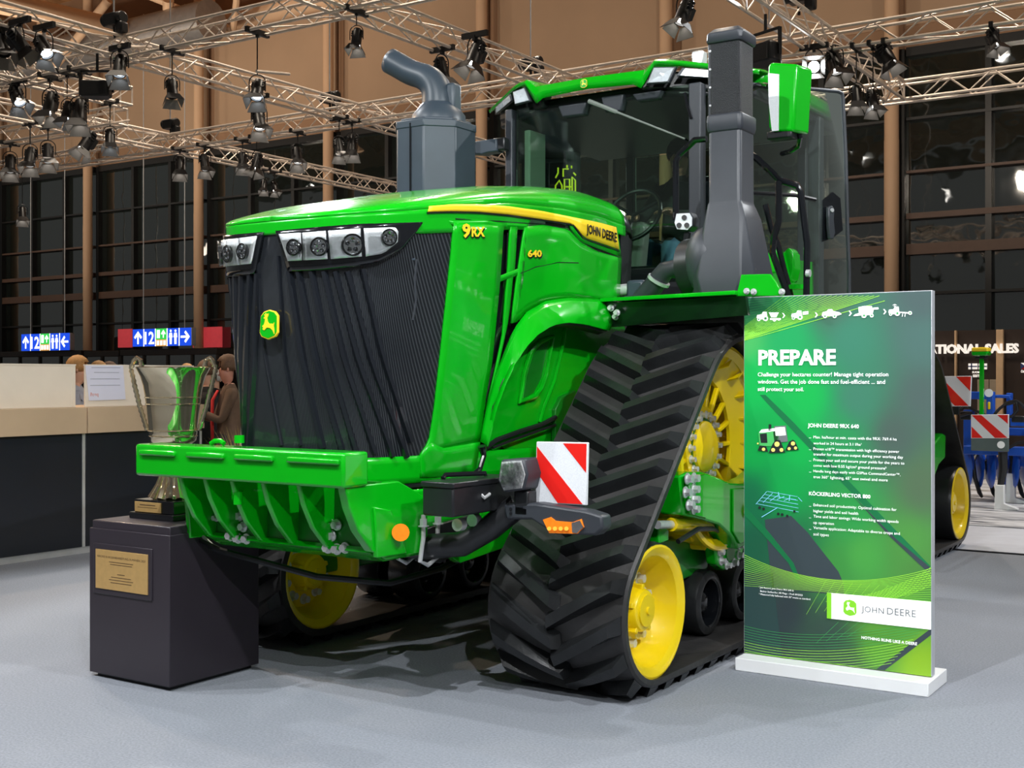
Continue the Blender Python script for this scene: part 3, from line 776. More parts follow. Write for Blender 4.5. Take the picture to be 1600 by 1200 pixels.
# headlights
def mirpart(name, mb, m, parent, bev=0, ang=35, solid=0):
    mb.mir(CX).build(name, m, parent, bev=bev, ang=ang, solid=solid); return mb.build(name, m, parent, bev=bev, ang=ang, solid=solid)
hb_top = [(436, 361), (500, 355), (560, 350), (655, 347)]
hb_bot = [(456, 424), (500, 422), (545, 418), (590, 410), (625, 390), (655, 349)]
g = MB().grid(loft(hb_top, hb_bot, 30, 8, .012))
hl_l = g.mir(CX).build('headlight', DARK, TRC, solid=.03, ang=50, label='headlight in its black bezel'); hl_r = g.build('headlight', DARK, TRC, solid=.03, ang=50)
REFL = mat('ribbed_reflector', (.86, .88, .90), .22, metal=.35, var=.08, vscale=30, bump=.35, bscale=30)
cells = [([(443, 366), (476, 364)], [(457, 408), (478, 407)]), ([(479, 364), (512, 361)], [(480, 407), (515, 405)]), ([(516, 361), (562, 357)], [(520, 405), (564, 401)]), ([(566, 357), (612, 355), (617, 362)], [(569, 401), (595, 396), (616, 378)])]
leds = [(468, 387, 13), (505, 386, 14.5), (551, 383, 17), (602, 371, 13)]
for (A, B) in cells:
    q = MB().grid(loft(A, B, 8, 5, .032)); 
    q.mir(CX).build('reflector', REFL, hl_l, ang=50, solid=.006); q.build('reflector', REFL, hl_r, ang=50, solid=.006)
    q = MB().grid(loft(A, B, 8, 5, .058)); q.mir(CX).build('lens', CLEAR, hl_l, ang=50); q.build('lens', CLEAR, hl_r, ang=50)
for (x, y, rp) in leds:
    c = hp(x, y, .034); e1 = (hp(x+4, y, .034)-hp(x-4, y, .034)).normalized(); e2 = (hp(x, y-4, .034)-hp(x, y+4, .034)).normalized(); n = e1.cross(e2).normalized()
    if n.dot(CAM-c) < 0: n = -n
    rr = (hp(x, y-rp, .034)-hp(x, y+rp, .034)).length/2*.98
    q = MB().lathe([(rr, 0), (rr, .012), (rr*.86, .016), (rr*.8, .004), (rr*.3, .004), (.001, .004)], c, n, 24, cap=False)
    for k in range(5):
        a = 2*PI*k/5+.3; q.ball(c+n*.008+(e1*math.cos(a)+e2*math.sin(a))*rr*.48, rr*.26, 8)
    q.mir(CX).build('led_cluster', CHROME, hl_l); q.build('led_cluster', CHROME, hl_r)
    q = MB().lathe([(rr*1.02, .0), (rr*1.06, .016), (rr*.94, .020), (rr*.90, .010)], c, n, 24, cap=False); q.mir(CX).build('led_ring', DARK, hl_l); q.build('led_ring', DARK, hl_r)
# emblem: raised shield with a leaping stag
ec = S(-.0, 1.80)+V((0, -.012, 0))
def shield(s):
    P = []
    for (x, y) in ((-.5, -.28), (-.47, .30), (-.30, .44), (0, .50), (.30, .44), (.47, .30), (.5, -.28), (.38, -.42), (0, -.52), (-.38, -.42)): P.append((x*s, y*s*1.18))
    return P
STAG = [(-.32, -.06), (-.25, -.13), (-.17, -.06), (-.30, -.17), (-.20, -.22), (-.05, -.12), (.12, -.14), (.26, -.22), (.36, -.36), (.34, -.20), (.30, -.06), (.33, .06), (.28, .0), (.20, .02), (.05, .02), (-.04, .10), (-.07, .22), (-.02, .31), (.0, .40), (-.05, .33), (-.08, .40), (-.10, .32), (-.17, .42), (-.16, .32), (-.24, .38), (-.19, .28), (-.27, .23), (-.18, .20), (-.18, .10), (-.22, .0)]
def emblem(parent, o, ex, ey, s, d=.014):
    ex, ey = V(ex).normalized(), V(ey).normalized(); n = ex.cross(ey); o = V(o)
    f = lambda P, z: [o+ex*x+ey*y+n*z for x, y in P]
    e = MB().prism(f(shield(s), 0), n*d).build('emblem', STRIPE, parent, 'green and yellow shield emblem with a leaping stag', bev=.003 if d > .01 else 0)
    MB().prism(f(shield(s*.91), d), n*d*.15).build('emblem_field', GREEN, e)
    MB().prism(f([(x*s, y*s*1.1) for x, y in STAG], d*1.15), n*d*.25).build('stag', STRIPE, e, ang=0)
emblem(TRC, ec+V((0, -.022, 0)), (1, 0, 0), (0, .06, 1), .118)
# green skins of the right side (mirrored to the left)
vL = [(785, 352), (782, 400), (779, 445), (773, 505), (767, 565), (757, 622), (748, 690)]
vR = [(818, 354), (812, 400), (805, 440), (797, 505), (788, 535), (768, 600), (749, 689)]
gE = [(707, 347), (703, 400), (696, 465), (687, 550), (677, 640), (669, 690), (655, 712)]
hpart('side_panel', gE, vL, GREEN, .004, 24, 8)
hpart('side_panel', [(699, 345), (760, 344), (789, 351)], [(706, 354), (760, 352), (789, 356)], GREEN, .003, 12, 2)
arch_o = [(797, 505), (806, 503), (820, 488), (850, 471), (885, 466), (925, 468), (966, 470)]
hpart('engine_panel', [(818, 354), (850, 351), (886, 357), (905, 378), (930, 392), (969, 402)], arch_o, GREEN, .004, 26, 8)
hpart('engine_panel', [(818, 354), (811, 400), (805, 440), (797, 505)], [(822, 354), (818, 400), (815, 440), (806, 503)], GREEN, .004, 10, 2)
# dark vent recess with its lattice bars
hpart('vent_recess', [(778, 349), (774, 400), (771, 445), (765, 505), (759, 565), (750, 622), (745, 690)], [(828, 354), (822, 400), (815, 440), (807, 505), (798, 535), (778, 600), (752, 689)], DARK, -.035, 20, 4)
def bar(A, m=GREEN, off=.0, w=.03, d=.03, name='vent_bar'):
    P = [hp(x, y, off) for x, y in A]; mb = MB(); mb.tube(P, w/2, 6)
    mirpart(name, mb, m, TRC, ang=60)
hpart('vent_mullion', [(796, 350), (792, 425), (790, 445), (784, 527), (773, 575), (758, 640)], [(807, 351), (803, 418), (800, 432), (793, 500), (780, 560), (762, 640)], GREEN, .002, 18, 3)
hpart('vent_bar', [(777, 432), (795, 425), (815, 417)], [(777, 441), (795, 434), (815, 427)], GREEN, .003, 10, 2)
bar([(790, 351), (805, 352), (820, 353)], off=-.002, w=.028)
# character line and stripe
def line(A, r, m, name, off=.006, n=30):
    P = resample([hp(x, y, off) for x, y in A], n); mirpart(name, MB().tube(P, r, 6), m, TRC)
line([(811, 427), (835, 417), (870, 410), (902, 411)], .006, DARK, 'panel_seam', .005)
line([(710, 342), (780, 346), (850, 351), (886, 358), (905, 378), (930, 392), (969, 403)], .004, DARK, 'panel_seam', .007)
st_t = [(668, 322), (705, 319), (745, 319), (790, 322), (840, 329), (890, 339), (930, 347), (960, 355)]
st_b = [(666, 331), (705, 330), (745, 331), (790, 335), (840, 342), (893, 350), (910, 371), (965, 390)]
hpart('side_stripe', st_t, st_b, STRIPE, .012, 36, 3, thick=.002)
line([(665, 332.5), (705, 331.5), (745, 332.5), (790, 336.5), (840, 343.5), (893, 352), (909, 373), (965, 392.5)], .005, DARK, 'stripe_edge', .011)
hpart('stripe_ground', [(886, 338), (930, 348), (962, 354)], [(890, 358), (905, 378), (969, 402)], GREEN, .003, 10, 3)
# lettering on the hood
def hood_text(txt, px, py, px2, py2, size_px, m, bold, label=None, sh=False, sx=1.0):
    tm = text_mb(txt, 1.0, .0, bold); xs = [p[0] for p in tm.v]; w0 = max(xs)
    def place(dx, dy, off):
        g = MB(); g.f = list(tm.f)
        for (x, y, z) in tm.v:
            t = x/w0; X_ = px+(px2-px)*t+dx; Y_ = py+(py2-py)*t-y*size_px/.73+dy; g.v.append(tuple(hp(X_, Y_, off)))
        return g
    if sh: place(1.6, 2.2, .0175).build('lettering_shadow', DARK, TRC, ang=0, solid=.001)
    place(0, 0, .019).build('lettering', m, TRC, label, ang=0, solid=.001)
hood_text('9', 718, 370, 731, 370, 21, STRIPE, .035, sh=True)
hood_text('RX', 732, 369, 753, 369, 15, STRIPE, .035, sh=True)
hood_text('640', 820, 401, 842, 401, 10.5, STRIPE, .035, sh=True)
hood_text('JOHN', 913, 364, 934, 370, 14.5, DARK, .02)
hood_text('DEERE', 936.5, 371, 959.5, 378.5, 14.5, DARK, .02)
# flared arch band
arch_i = [(762, 698), (775, 640), (790, 600), (805, 567), (822, 541), (840, 522), (862, 508), (885, 503), (915, 506), (952, 516)]
arch_u = [(748, 690), (757, 640), (771, 590), (790, 540), (800, 515), (820, 488), (850, 471), (885, 466), (925, 468), (962, 471)]
AN = 30
A0 = resample([hp(x, y, .010) for x, y in arch_u], AN); A1 = resample(arch_i if False else [V((x, y, 0)) for x, y in arch_i], AN); A1 = [ax(q.x, q.y, A0[i].x+.035+.02*min(1, i/12)) for i, q in enumerate(A1)]
rows = [[A0[i].lerp(A1[i], t)+V((.012*math.sin(PI*t), 0, 0)) for i in range(AN)] for t in (0, .2, .4, .6, .8, 1)]
rows.append([A1[i]+V((-.02, 0, 0)) for i in range(AN)])
mirpart('wheel_arch', MB().grid(rows), GREEN, TRC, ang=45, solid=.01)
mirpart('arch_shade_seal', MB().grid([[A1[i]+V((-.02, .004, -.002)) for i in range(AN)], [A1[i]+V((-.05, .012, -.008)) for i in range(AN)], [A1[i]+V((-.09, .03, -.018)) for i in range(AN)]]), BLACK, TRC, ang=45, solid=.01)  # black strip darkens the arch gap: shade and seal in one piece
# inner body panels under the arch
def flat(name, P, x, m=GREEN, d=.02, bev=.006, mirror=True, label=None):
    q = MB().prism([ax(a, b, x) for a, b in P], (-d, 0, 0))
    if mirror: q.mir(CX).build(name, m, TRC, bev=bev)
    return q.build(name, m, TRC, label, bev=bev)
flat('inner_panel', [(752, 706), (768, 640), (795, 567), (832, 515), (885, 494), (975, 505), (985, 540), (940, 600), (900, 660), (860, 664), (800, 690)], .575)
# raised frame of the moulded door shape
dr = [(812, 628), (818, 585), (829, 548), (845, 533), (864, 526), (858, 555), (853, 584), (846, 606), (836, 620)]
mirpart('panel_moulding', MB().tube([ax(a, b, .585) for a, b in dr], .014, 8, closed=True), GREEN, TRC)
flat('panel_recess', [(818, 622), (824, 585), (834, 552), (848, 538), (858, 533), (852, 560), (846, 590), (834, 614)], .578, DGREEN, .004, 0)
mirpart('panel_crease', MB().tube([ax(a, b, .583) for a, b in ((884, 506), (880, 535), (872, 570), (866, 595), (850, 635), (843, 660))], .012, 8), GREEN, TRC)
mirpart('rubber_skirt', MB().tube([ax(a, b, .60) for a, b in ((756, 702), (775, 688), (810, 675), (845, 664), (868, 652))], .014, 6), BLACK, TRC)
mirpart('rubber_skirt', MB().tube([ax(a, b, .60) for a, b in ((770, 700), (800, 688), (868, 664))], .008, 6), BLACK, TRC)
flat('chassis_side', [(742, 700), (790, 688), (869, 663), (872, 700), (870, 790), (836, 840), (720, 880), (690, 860), (690, 760)], .56, GREEN, .05)
flat('chassis_cutout', [(784, 697), (773, 710), (776, 713), (786, 707), (792, 712), (791, 705)], .563, DARK, .004, 0)
for (a, b) in ((762, 713), (762, 725), (762, 738), (751, 737), (792, 690)): mirpart('chassis_hole', MB().cyl(ax(a, b, .560), ax(a, b, .562), .011, n=12), DARK, TRC)
flat('rear_shield', [(868, 640), (878, 620), (900, 610), (905, 660), (880, 700), (868, 700)], .60, DGREEN, .03)
mirpart('latch_rod', MB().tube([ax(a, b, .70) for a, b in ((753, 697), (756, 712), (750, 732), (741, 742))], [.022, .014, .013, .02], 8), DARK, TRC)
# hood bottom band around the nose
def band(z0, z1, off, name, m, umax=.66, n=60, thick=.02):
    g = []
    for j in range(5):
        r = []
        for i in range(n+1):
            u = -umax+2*umax*i/n; p = S(u, z0+(z1-z0)*j/4); d = V((p.x-CX, p.y+.3, 0)).normalized(); r.append(p+d*off)
        g.append(r)
    return MB().grid(g).build(name, m, TRC, ang=50, solid=thick)
band(1.04, 1.172, -.006, 'nose_band', GREEN)
hpart('side_panel', [(655, 710), (669, 690), (690, 700), (748, 690)], [(655, 745), (672, 745), (700, 742), (740, 740)], GREEN, .006, 12, 4)
band(1.015, 1.04, -.012, 'nose_gasket', BLACK)
band(.955, 1.008, .02, 'bumper_rail', GREEN)
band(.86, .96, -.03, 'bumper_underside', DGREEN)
# black joint between hood and cab
rows = []
for y, sc in ((1.10, .99), (1.22, .97), (1.30, .93)):
    rows.append([V((CX+math.sin(-PI/2+PI*j/24)*.68*sc, y, crown(-PI/2+PI*j/24, 1.12)*sc**.25-.01)) for j in range(25)])
q = MB().grid(rows); q.build('hood_seal', BLACK, TRC, solid=.02)
for s in (-1, 1):
    MB().prism([(CX+s*.665, 1.10, 2.45), (CX+s*.64, 1.30, 2.38), (CX+s*.62, 1.30, 1.95), (CX+s*.665, 1.12, 2.0)], (-s*.03, 0, 0)).build('hood_seal', BLACK, TRC)
# ---------------- front weight bracket
WB0, WB1 = -1.33, -1.16
bw = .675
BX = -.015
MB().box((BX, (WB0+WB1)/2, 1.147), (2*bw, WB1-WB0, .155)).build('weight_bracket', GREEN, TRC, bev=.014)
for k, (a, b) in enumerate(((219, 274), (292, 350), (367, 427), (449, 530))):
    p0 = ay(a, 704, WB0-.006); p1 = ay(b, 704+(b-a)*.05, WB0-.006)
    MB().box(((p0.x+p1.x)/2, WB0-.006, 1.185), (p1.x-p0.x, .024, .026)).build('weld_lip', GREEN, TRC, bev=.008)
MB().cyl(ay(374, 692, -1.22), ay(374, 680, -1.22), .024, n=14).build('tow_pin', GREEN, TRC)
MB().cyl(ay(372, 768, -1.26), ay(372, 788, -1.26), .022, n=14).build('tow_pin', GREEN, TRC)
MB().tube([ay(330, 693, -1.2), ay(335, 689, -1.2), ay(345, 689, -1.2), ay(350, 693, -1.2)], .012, 8).build('lifting_eye', GREEN, TRC)
# ribs under the bracket
def ribplate(x, w=.035, m=GREEN, name='bracket_rib'):
    P = [(WB0+.03, 1.075), (WB0+.06, .98), (WB0+.12, .87), (WB0+.21, .775), (WB0+.31, .725), (WB0+.62, .725), (WB0+.62, .98), (WB0+.40, 1.075)]
    MB().prism([(x-w/2, y, z) for y, z in P], (w, 0, 0)).build(name, m, TRC, bev=.006)
for x in (-.39, -.22, -.04, .16, .38): ribplate(BX+x, .03)
ribplate(BX+.635, .05)
MB().prism([(BX-.405, WB0+.22, .765), (BX-.405, WB0+.31, .715), (BX-.405, WB0+.62, .715), (BX-.405, WB0+.62, .74), (BX-.405, WB0+.32, .745), (BX-.405, WB0+.24, .785)], (1.045, 0, 0)).build('bracket_floor', GREEN, TRC)
MB().prism([(BX-.405, WB0+.26, 1.08), (BX-.405, WB0+.25, .75), (BX-.405, WB0+.29, .75), (BX-.405, WB0+.30, 1.08)], (1.045, 0, 0)).build('bracket_back', DGREEN, TRC)
yb = WB0+.25
def bk(px, py, r=.026):
    p = ay(px, py, yb-.005); bolt(TRC, p, (0, -1, 0), r, .022)
for (a, b) in ((375, 806), (386, 806), (364, 819), (381, 823), (361, 837), (373, 841), (386, 842), (515, 817), (527, 820), (519, 837), (513, 856), (527, 858), (540, 856), (337, 787), (339, 809)): bk(a, b, .0185 if b not in (787, 809) else .013)
# side skirt right of the bracket, with its orange reflector
flat('bracket_cheek', [(585, 792), (612, 797), (632, 850), (636, 865), (590, 872), (588, 830)], .66, GREEN, .03)
MB().cyl(ax(626, 832, .685), ax(626, 832, .70), .040, n=20).build('front_reflector', ORANGE, TRC)
MB().box((CX, -.52, .80), (1.08, .75, .16)).build('front_frame', GREEN, TRC, bev=.03)
MB().box((CX, 1.2, .78), (.72, 3.0, .34)).build('main_frame', DGREEN, TRC, bev=.03)
MB().box((CX, 4.4, .85), (.60, 3.6, .40)).build('rear_frame', DGREEN, TRC, bev=.03)
MB().cyl((CX-1.3, 1.11, 1.15), (CX+1.2, 1.11, 1.15), .17, n=24).build('front_axle', DGREEN, TRC)
MB().cyl((CX-1.3, 5.03, 1.15), (CX+1.2, 5.03, 1.15), .17, n=24).build('rear_axle', DGREEN, TRC)
MB().box((CX, .6, 1.55), (1.0, 1.5, 1.1)).build('engine_bay', BLACK, TRC, bev=.05)
MB().box((CX, .55, 2.2), (1.16, 1.05, .25)).build('engine_cover', BLACK, TRC, bev=.05)
# bent black support tube and U-bolts
tb = [(-.62, -.72, .76), (.2, -.72, .74), (.62, -.70, .745), (.78, -.62, .76), (.90, -.56, .84), (1.02, -.50, .95)]
MB().tube([V(p) for p in tb], .060, 12).build('lamp_bracket_tube', BLACK, TRC)
for x in (.53, .66):
    MB().tube([(x, -.765, .905), (x, -.765, .80), (x, -.79, .69), (x, -.73, .665), (x, -.66, .69), (x, -.65, .86)], .011, 8).build('u_bolt', STEEL, TRC)
    for y in (-.765, -.65): bolt(TRC, (x, y, .85), (0, 0, 1), .018, .03)
flat('chassis_black_cover', [(660, 835), (666, 826), (750, 800), (750, 842), (690, 880), (660, 878)], .60, BLACK, .05)
# black box, round lamps under it
bx = MB().prism([(.775, -.925, .925), (.95, -.925, .925), (.95, -.42, .925), (.775, -.42, .925)], (0, 0, .135))
bxo = bx.build('battery_box', BLACK, TRC, bev=.010)
MB().prism([(.77, -.932, 1.055), (.957, -.932, 1.055), (.957, -.415, 1.055), (.77, -.415, 1.055)], (0, 0, .026)).build('box_lid', BLACK, bxo, bev=.006)
MB().tube([V((.80, -.80, 1.085)), V((.80, -.78, 1.10)), V((.86, -.66, 1.10)), V((.90, -.60, 1.10)), V((.90, -.60, 1.085))], .012, 8).build('lid_handle', DARK, bxo)
MB().tube([ax(752, 773, .945), ax(757, 778, .965), ax(765, 772, .96)], .008, 8).build('latch', STEEL, bxo)
for (a, b) in ((722, 819), (745, 812)): MB().cyl(ax(a, b, .84), ax(a, b, .84)+V((0, -.04, 0)), .03, n=18).build('sensor', STEEL, TRC)
# work headlamp on the bracket
hx = [(782, 718), (817, 716), (824, 741), (818, 766), (786, 770), (777, 750)]
P0 = [ay(a, b, -.64) for a, b in hx]; cen = sum(P0, V())/6
fr_ = MB().prism(P0, V((0, .14, 0))); wl = fr_.build('work_headlamp', SATIN, TRC, bev=.012)
MB().prism([cen+(p-cen)*.86+V((0, -.003, 0)) for p in P0], V((0, .01, 0))).build('reflector', mat('sparkle_reflector', (.85, .86, .88), .18, metal=.3, var=.55, vscale=38, bump=1, bscale=45), wl)  # strong colour noise puts the lamp's sparkle into the reflector colour
MB().poly([cen+(p-cen)*.90+V((0, -.012, 0)) for p in P0]).build('lens', CLEAR, wl)
MB().box((cen.x+.02, -.56, cen.z-.13), (.08, .08, .12)).build('lamp_foot', BLACK, wl, bev=.01)
# marker arm
arm = [(786, 788), (836, 786), (915, 798), (940, 806), (942, 826), (930, 837), (868, 835), (845, 822), (830, 812), (790, 812)]
Pa = [ay(a, b, -.60) for a, b in arm]
ma = MB().prism(Pa, V((0, .09, 0))).build('marker_arm', SATIN, TRC, bev=.012)
ind = [(848, 812), (860, 808), (868, 814), (895, 816), (908, 811), (912, 824), (902, 834), (858, 833)]
MB().prism([ay(a, b, -.607) for a, b in ind], V((0, .02, 0))).build('indicator', ORANGE, ma)
MB().prism([ay(a, b, -.612) for a, b in ((893, 817), (906, 813), (911, 824), (901, 833), (894, 832))], V((0, .015, 0))).build('position_lamp', CHROME, ma)
for k in range(4): MB().cyl(ay(858+k*9, 826, -.612), ay(858+k*9, 826, -.618), .010, n=8).build('led', mat('amber_led_%d' % k, (1, .45, .05), .2, var=0), ma)
for (a, b) in ((798, 795), (798, 802)): MB().cyl(ay(a, b, -.60), ay(a, b, -.606), .007, n=8).build('arm_screw', DARK, ma)
# red and white marker board
def marker(parent, corners, y, d, name, stripes):
    c = [ay(a, b, y) for a, b in corners]; o = c[3]; ex = c[2]-c[3]; ey = c[0]-c[3]
    f = lambda s, t, z: o+ex*s+ey*t+V((0, z, 0))
    b = MB().prism([f(0, 0, 0), f(1, 0, 0), f(1, 1, 0), f(0, 1, 0)], V((0, d, 0))).build(name, SILVER, parent, bev=.004)
    for st in stripes: MB().prism([f(s, t, -.002) for s, t in st], V((0, .002, 0))).build('red_stripe', RED, b, ang=0)
    return b
marker(TRC, ((838, 690), (918, 693), (916, 790), (836, 786)), -.52, .018, 'marker_board', [[(.53, .98), (.985, .98), (.985, .52)], [(.02, .92), (.02, .52), (.45, .02), (.93, .02)]])
MB().box((1.27, -.50, .95), (.22, .03, .06)).build('board_clip', SATIN, TRC)
# ---------------- intake box with curved pipe on the far side
sx, sy = -.80, 1.27
oc = []
W2, D2 = .235, .24
oc = [(-W2, -D2+.12), (-W2+.10, -D2), (W2-.15, -D2), (W2, -D2+.15), (W2, D2-.1), (W2-.14, D2), (-W2+.14, D2), (-W2, D2-.1)]
q = MB().prism([(sx+x, sy+y, 2.25) for x, y in oc], (0, 0, .98)); st = q.build('exhaust_housing', GREY, TRC, bev=.008)
q = MB().prism([(sx+x*1.025, sy+y*1.025, 3.20) for x, y in oc], (0, 0, .05)); q.build('housing_cap', GREY, st, bev=.006)
q = MB().prism([(sx+x*.9, sy+y*.9, 3.25) for x, y in oc], (0, 0, .02)); q.build('housing_cap', GREY, st, bev=.006)
for i in range(8):
    a, b = oc[i], oc[(i+1) % 8]; ln = math.hypot(b[0]-a[0], b[1]-a[1])
    if ln > .3:
        for t, z in ((.25, 3.13), (.75, 3.13), (.25, 2.85)):
            p = (sx+(a[0]+(b[0]-a[0])*t)*1.0, sy+(a[1]+(b[1]-a[1])*t), z); nrm = V((b[1]-a[1], a[0]-b[0], 0)).normalized()
            MB().cyl(V(p), V(p)+nrm*.012, .014, n=6).build('screw', STEEL, st)
MB().box((sx-.02, sy-D2-.003, 2.75), (.012, .008, .96)).build('housing_seam', DARK, st)
MB().lathe([(.185, 3.26), (.18, 3.31), (.125, 3.38), (.115, 3.39)], (sx+.03, sy, 0), (0, 0, 1), 32, cap=False).build('pipe_collar', GREY, st)
e0 = V((sx+.03, sy, 3.36)); tip = ay(609, 95, sy-.06)
q = MB(); path = [e0, e0+V((0, 0, .07)), e0+V((-.02, 0, .15)), e0+V((-.08, -.02, .22)), e0.lerp(tip, .55)+V((0, 0, .06)), e0.lerp(tip, .8)+V((0, 0, .03)), tip]
P2 = resample(path, 16); 
for _ in range(2): P2 = [P2[0]]+[(P2[i-1]+2*P2[i]+P2[i+1])/4 for i in range(1, 15)]+[P2[-1]]
rad = [.112-.030*min(1, i/8) for i in range(16)]
q.tube(P2, rad, 28, cap=False); dirt = (P2[-1]-P2[-2]).normalized()
q.build('intake_pipe', GREY, st, solid=.008, ang=50)
MB().cyl(P2[-2]-dirt*.02, P2[-2]-dirt*.03, .074, n=24).build('pipe_inside', DARK, st)
q = MB().box((sx+.14, sy+.02, 3.40), (.07, .10, .24)); q.build('pipe_brace', GREY, st, bev=.02)
# ---------------- tall black intake stack at the right front of the cab
kx, ky = 1.455, 1.0
def ring(z, w, d, cut, ox=0, oy=0):
    return [V((kx+ox+a*w, ky+oy+b*d, z)) for a, b in ((-.5, -.5+cut), (-.5+cut, -.5), (.5-cut, -.5), (.5, -.5+cut), (.5, .5-cut), (.5-cut, .5), (-.5+cut, .5), (-.5, .5-cut))]
def loftrings(name, R, m, parent=None, bev=.01, n=8):
    mb = MB(); vs = []; fs = []
    for r in R: vs += r
    for j in range(len(R)-1):
        for i in range(n): fs.append((j*n+i, j*n+(i+1) % n, (j+1)*n+(i+1) % n, (j+1)*n+i))
    fs += [tuple(range(n)), tuple(range((len(R)-1)*n, len(R)*n))]
    return mb.add(vs, fs).build(name, m, parent or TRC, bev=bev, ang=40)
sk = loftrings('intake_stack', [ring(2.0, .36, .40, .22, .01), ring(2.10, .37, .40, .16, .01), ring(2.42, .245, .27, .08, .01), ring(2.50, .205, .215, .06), ring(2.52, .192, .205, .06), ring(2.93, .19, .20, .06)], SATIN, bev=.014)
loftrings('stack_collar', [ring(2.90, .20, .21, .06), ring(2.93, .215, .225, .07), ring(2.985, .215, .225, .07), ring(3.0, .20, .21, .06)], SATIN, sk)
loftrings('stack_screen', [ring(2.99, .185, .195, .055), ring(3.40, .185, .195, .055)], mat('perforated_screen', (.020, .021, .024), .55, bump=.9, bscale=260), sk)
loftrings('stack_frame', [ring(2.99, .07, .21, .03, -.065, .01), ring(3.42, .07, .21, .03, -.065, .01)], SATIN, sk)
loftrings('stack_cap', [ring(3.39, .20, .21, .06), ring(3.405, .215, .23, .07), ring(3.445, .215, .225, .09), ring(3.475, .15, .16, .06)], SATIN, sk)
for z in (3.05, 3.15, 3.25, 3.35): MB().cyl((kx-.08, ky-.09, z), (kx-.082, ky-.105, z), .006, n=6).build('screw', STEEL, sk)
# round bulge of the filter housing
q = MB().lathe([(.19, -.12), (.195, -.02), (.18, .04), (.10, .075), (.001, .085)], (kx-.15, ky-.02, 2.18), (-.62, -.75, .08), 28, cap=False); q.build('filter_bulge', SATIN, sk)
MB().ball(ay(1110, 408, .97), .20, 24, (.72, .75, 1.0)).build('filter_bulge', SATIN, sk, ang=80)
MB().cyl((kx-.15, ky+.03, 2.18), (kx-.27, ky+.05, 2.17), .17, n=28).build('filter_end', BLACK, sk)
pth = [(1.20, 1.05, 2.19), (1.09, 1.05, 2.175), (1.03, 1.05, 2.17), (.95, 1.06, 2.09), (.84, 1.08, 1.99), (.76, 1.1, 1.98)]
MB().tube([V(p) for p in pth], [.05, .055, .055, .06, .06, .06], 14).build('filter_hose', SATIN, TRC)
MB().cyl((1.11, 1.05, 2.178), (1.13, 1.05, 2.18), .066, n=18).build('hose_clamp', STEEL, TRC)
MB().cyl((.985, 1.055, 2.12), (.975, 1.056, 2.105), .07, n=18).build('hose_clamp', STEEL, TRC)
MB().box((.82, 1.12, 2.06), (.12, .12, .13)).build('valve_block', GREY, TRC, bev=.02)
MB().cyl((.70, 1.1, 2.07), (.78, 1.1, 2.075), .035, n=14).build('pipe_stub', STEEL, TRC)
# platform and its dark underside over the track
MB().prism([(.72, .82, 1.985), (1.62, .66, 1.985), (1.62, 2.9, 1.985), (.72, 2.9, 1.985)], (0, 0, .022)).build('platform', GREEN, TRC, bev=.004)
MB().prism([(.70, .86, 1.98), (1.66, .70, 1.98), (1.66, .74, 1.88), (.70, .90, 1.84)], (0, .03, 0)).build('platform_front', mat('shaded_green_paint', (.004, .016, .006), .3, coat=.4, var=0), TRC)  # shadow below the platform edge is put into this near-black green
MB().box((1.2, 1.9, 1.93), (.86, 1.9, .09)).build('platform_frame', BLACK, TRC)
MB().prism([(-.62, .82, 1.985), (-1.5, .66, 1.985), (-1.5, 2.9, 1.985), (-.62, 2.9, 1.985)], (0, 0, .022)).build('platform', GREEN, TRC, bev=.004)
for (a, b, cc) in ((.78, .90, 1.95), (.83, .88, 1.92), (.80, .92, 1.90)): bolt(TRC, (a, b-.05, cc), (0, -1, 0), .014, .02)
gp = [(1150, 463), (1158, 429), (1203, 428), (1212, 440), (1224, 462)]
MB().prism([ay(a, b, .70) for a, b in gp], (0, .02, 0)).build('step_guard', GREEN, TRC, bev=.004)
for (a, b) in ((1167, 455), (1178, 456), (1222, 456)): bolt(TRC, ay(a, b, .69), (0, -1, 0), .012, .014)
# rails
def railtube(P, y, r=.02, name='grab_rail'):
    pp = [ay(a, b, yy) for (a, b), yy in zip(P, y)]; MB().tube(pp, r, 10).build(name, DARK, TRC)
railtube([(1056, 345), (1056, 300), (1056, 252), (1062, 241), (1086, 219), (1104, 217)], [1.5]*6)
railtube([(1172, 240), (1185, 250), (1218, 281), (1246, 290), (1251, 300), (1261, 380), (1260, 462)], [1.5, 1.5, 1.5, 1.55, 1.55, 1.6, 1.6])
railtube([(1217, 283), (1217, 345), (1209, 370), (1207, 395), (1216, 420), (1232, 463)], [1.5]*6)
railtube([(1196, 320), (1206, 360), (1215, 380), (1225, 420), (1236, 463)], [1.9]*5, .018)
MB().cyl(ay(1260, 427, 1.58), ay(1266, 427, 1.58), .022, n=12).build('rail_bolt', STEEL, TRC)
# work lamp on the rail
P0 = [ay(a, b, 1.30) for a, b in ((1057, 334), (1077, 333), (1081, 340), (1081, 352), (1074, 359), (1058, 358), (1054, 348))]; cen = sum(P0, V())/7
wl = MB().prism([cen+(p-cen)*1.12+V((0, .004, 0)) for p in P0], (0, .09, 0)).build('work_lamp', SATIN, TRC, bev=.008)
MB().prism(P0, (0, .02, 0)).build('lamp_face', SILVER, wl)
for (a, b) in ((1069, 340), (1061, 352), (1073, 352)): MB().cyl(ay(a, b, 1.298), ay(a, b, 1.29), .016, n=12).build('led', CHROME, wl)
MB().tube([cen+V((0, .05, -.06)), cen+V((-.02, .06, -.15)), cen+V((.0, .08, -.28)), cen+V((.0, .1, -.42))], .022, 8).build('lamp_post', BLACK, TRC)
MB().tube([cen+V((.05, .1, -.22)), cen+V((-.03, .0, -.25)), cen+V((-.05, .0, -.35)), cen+V((.02, .02, -.50))], .009, 6).build('cable', BLACK, TRC)
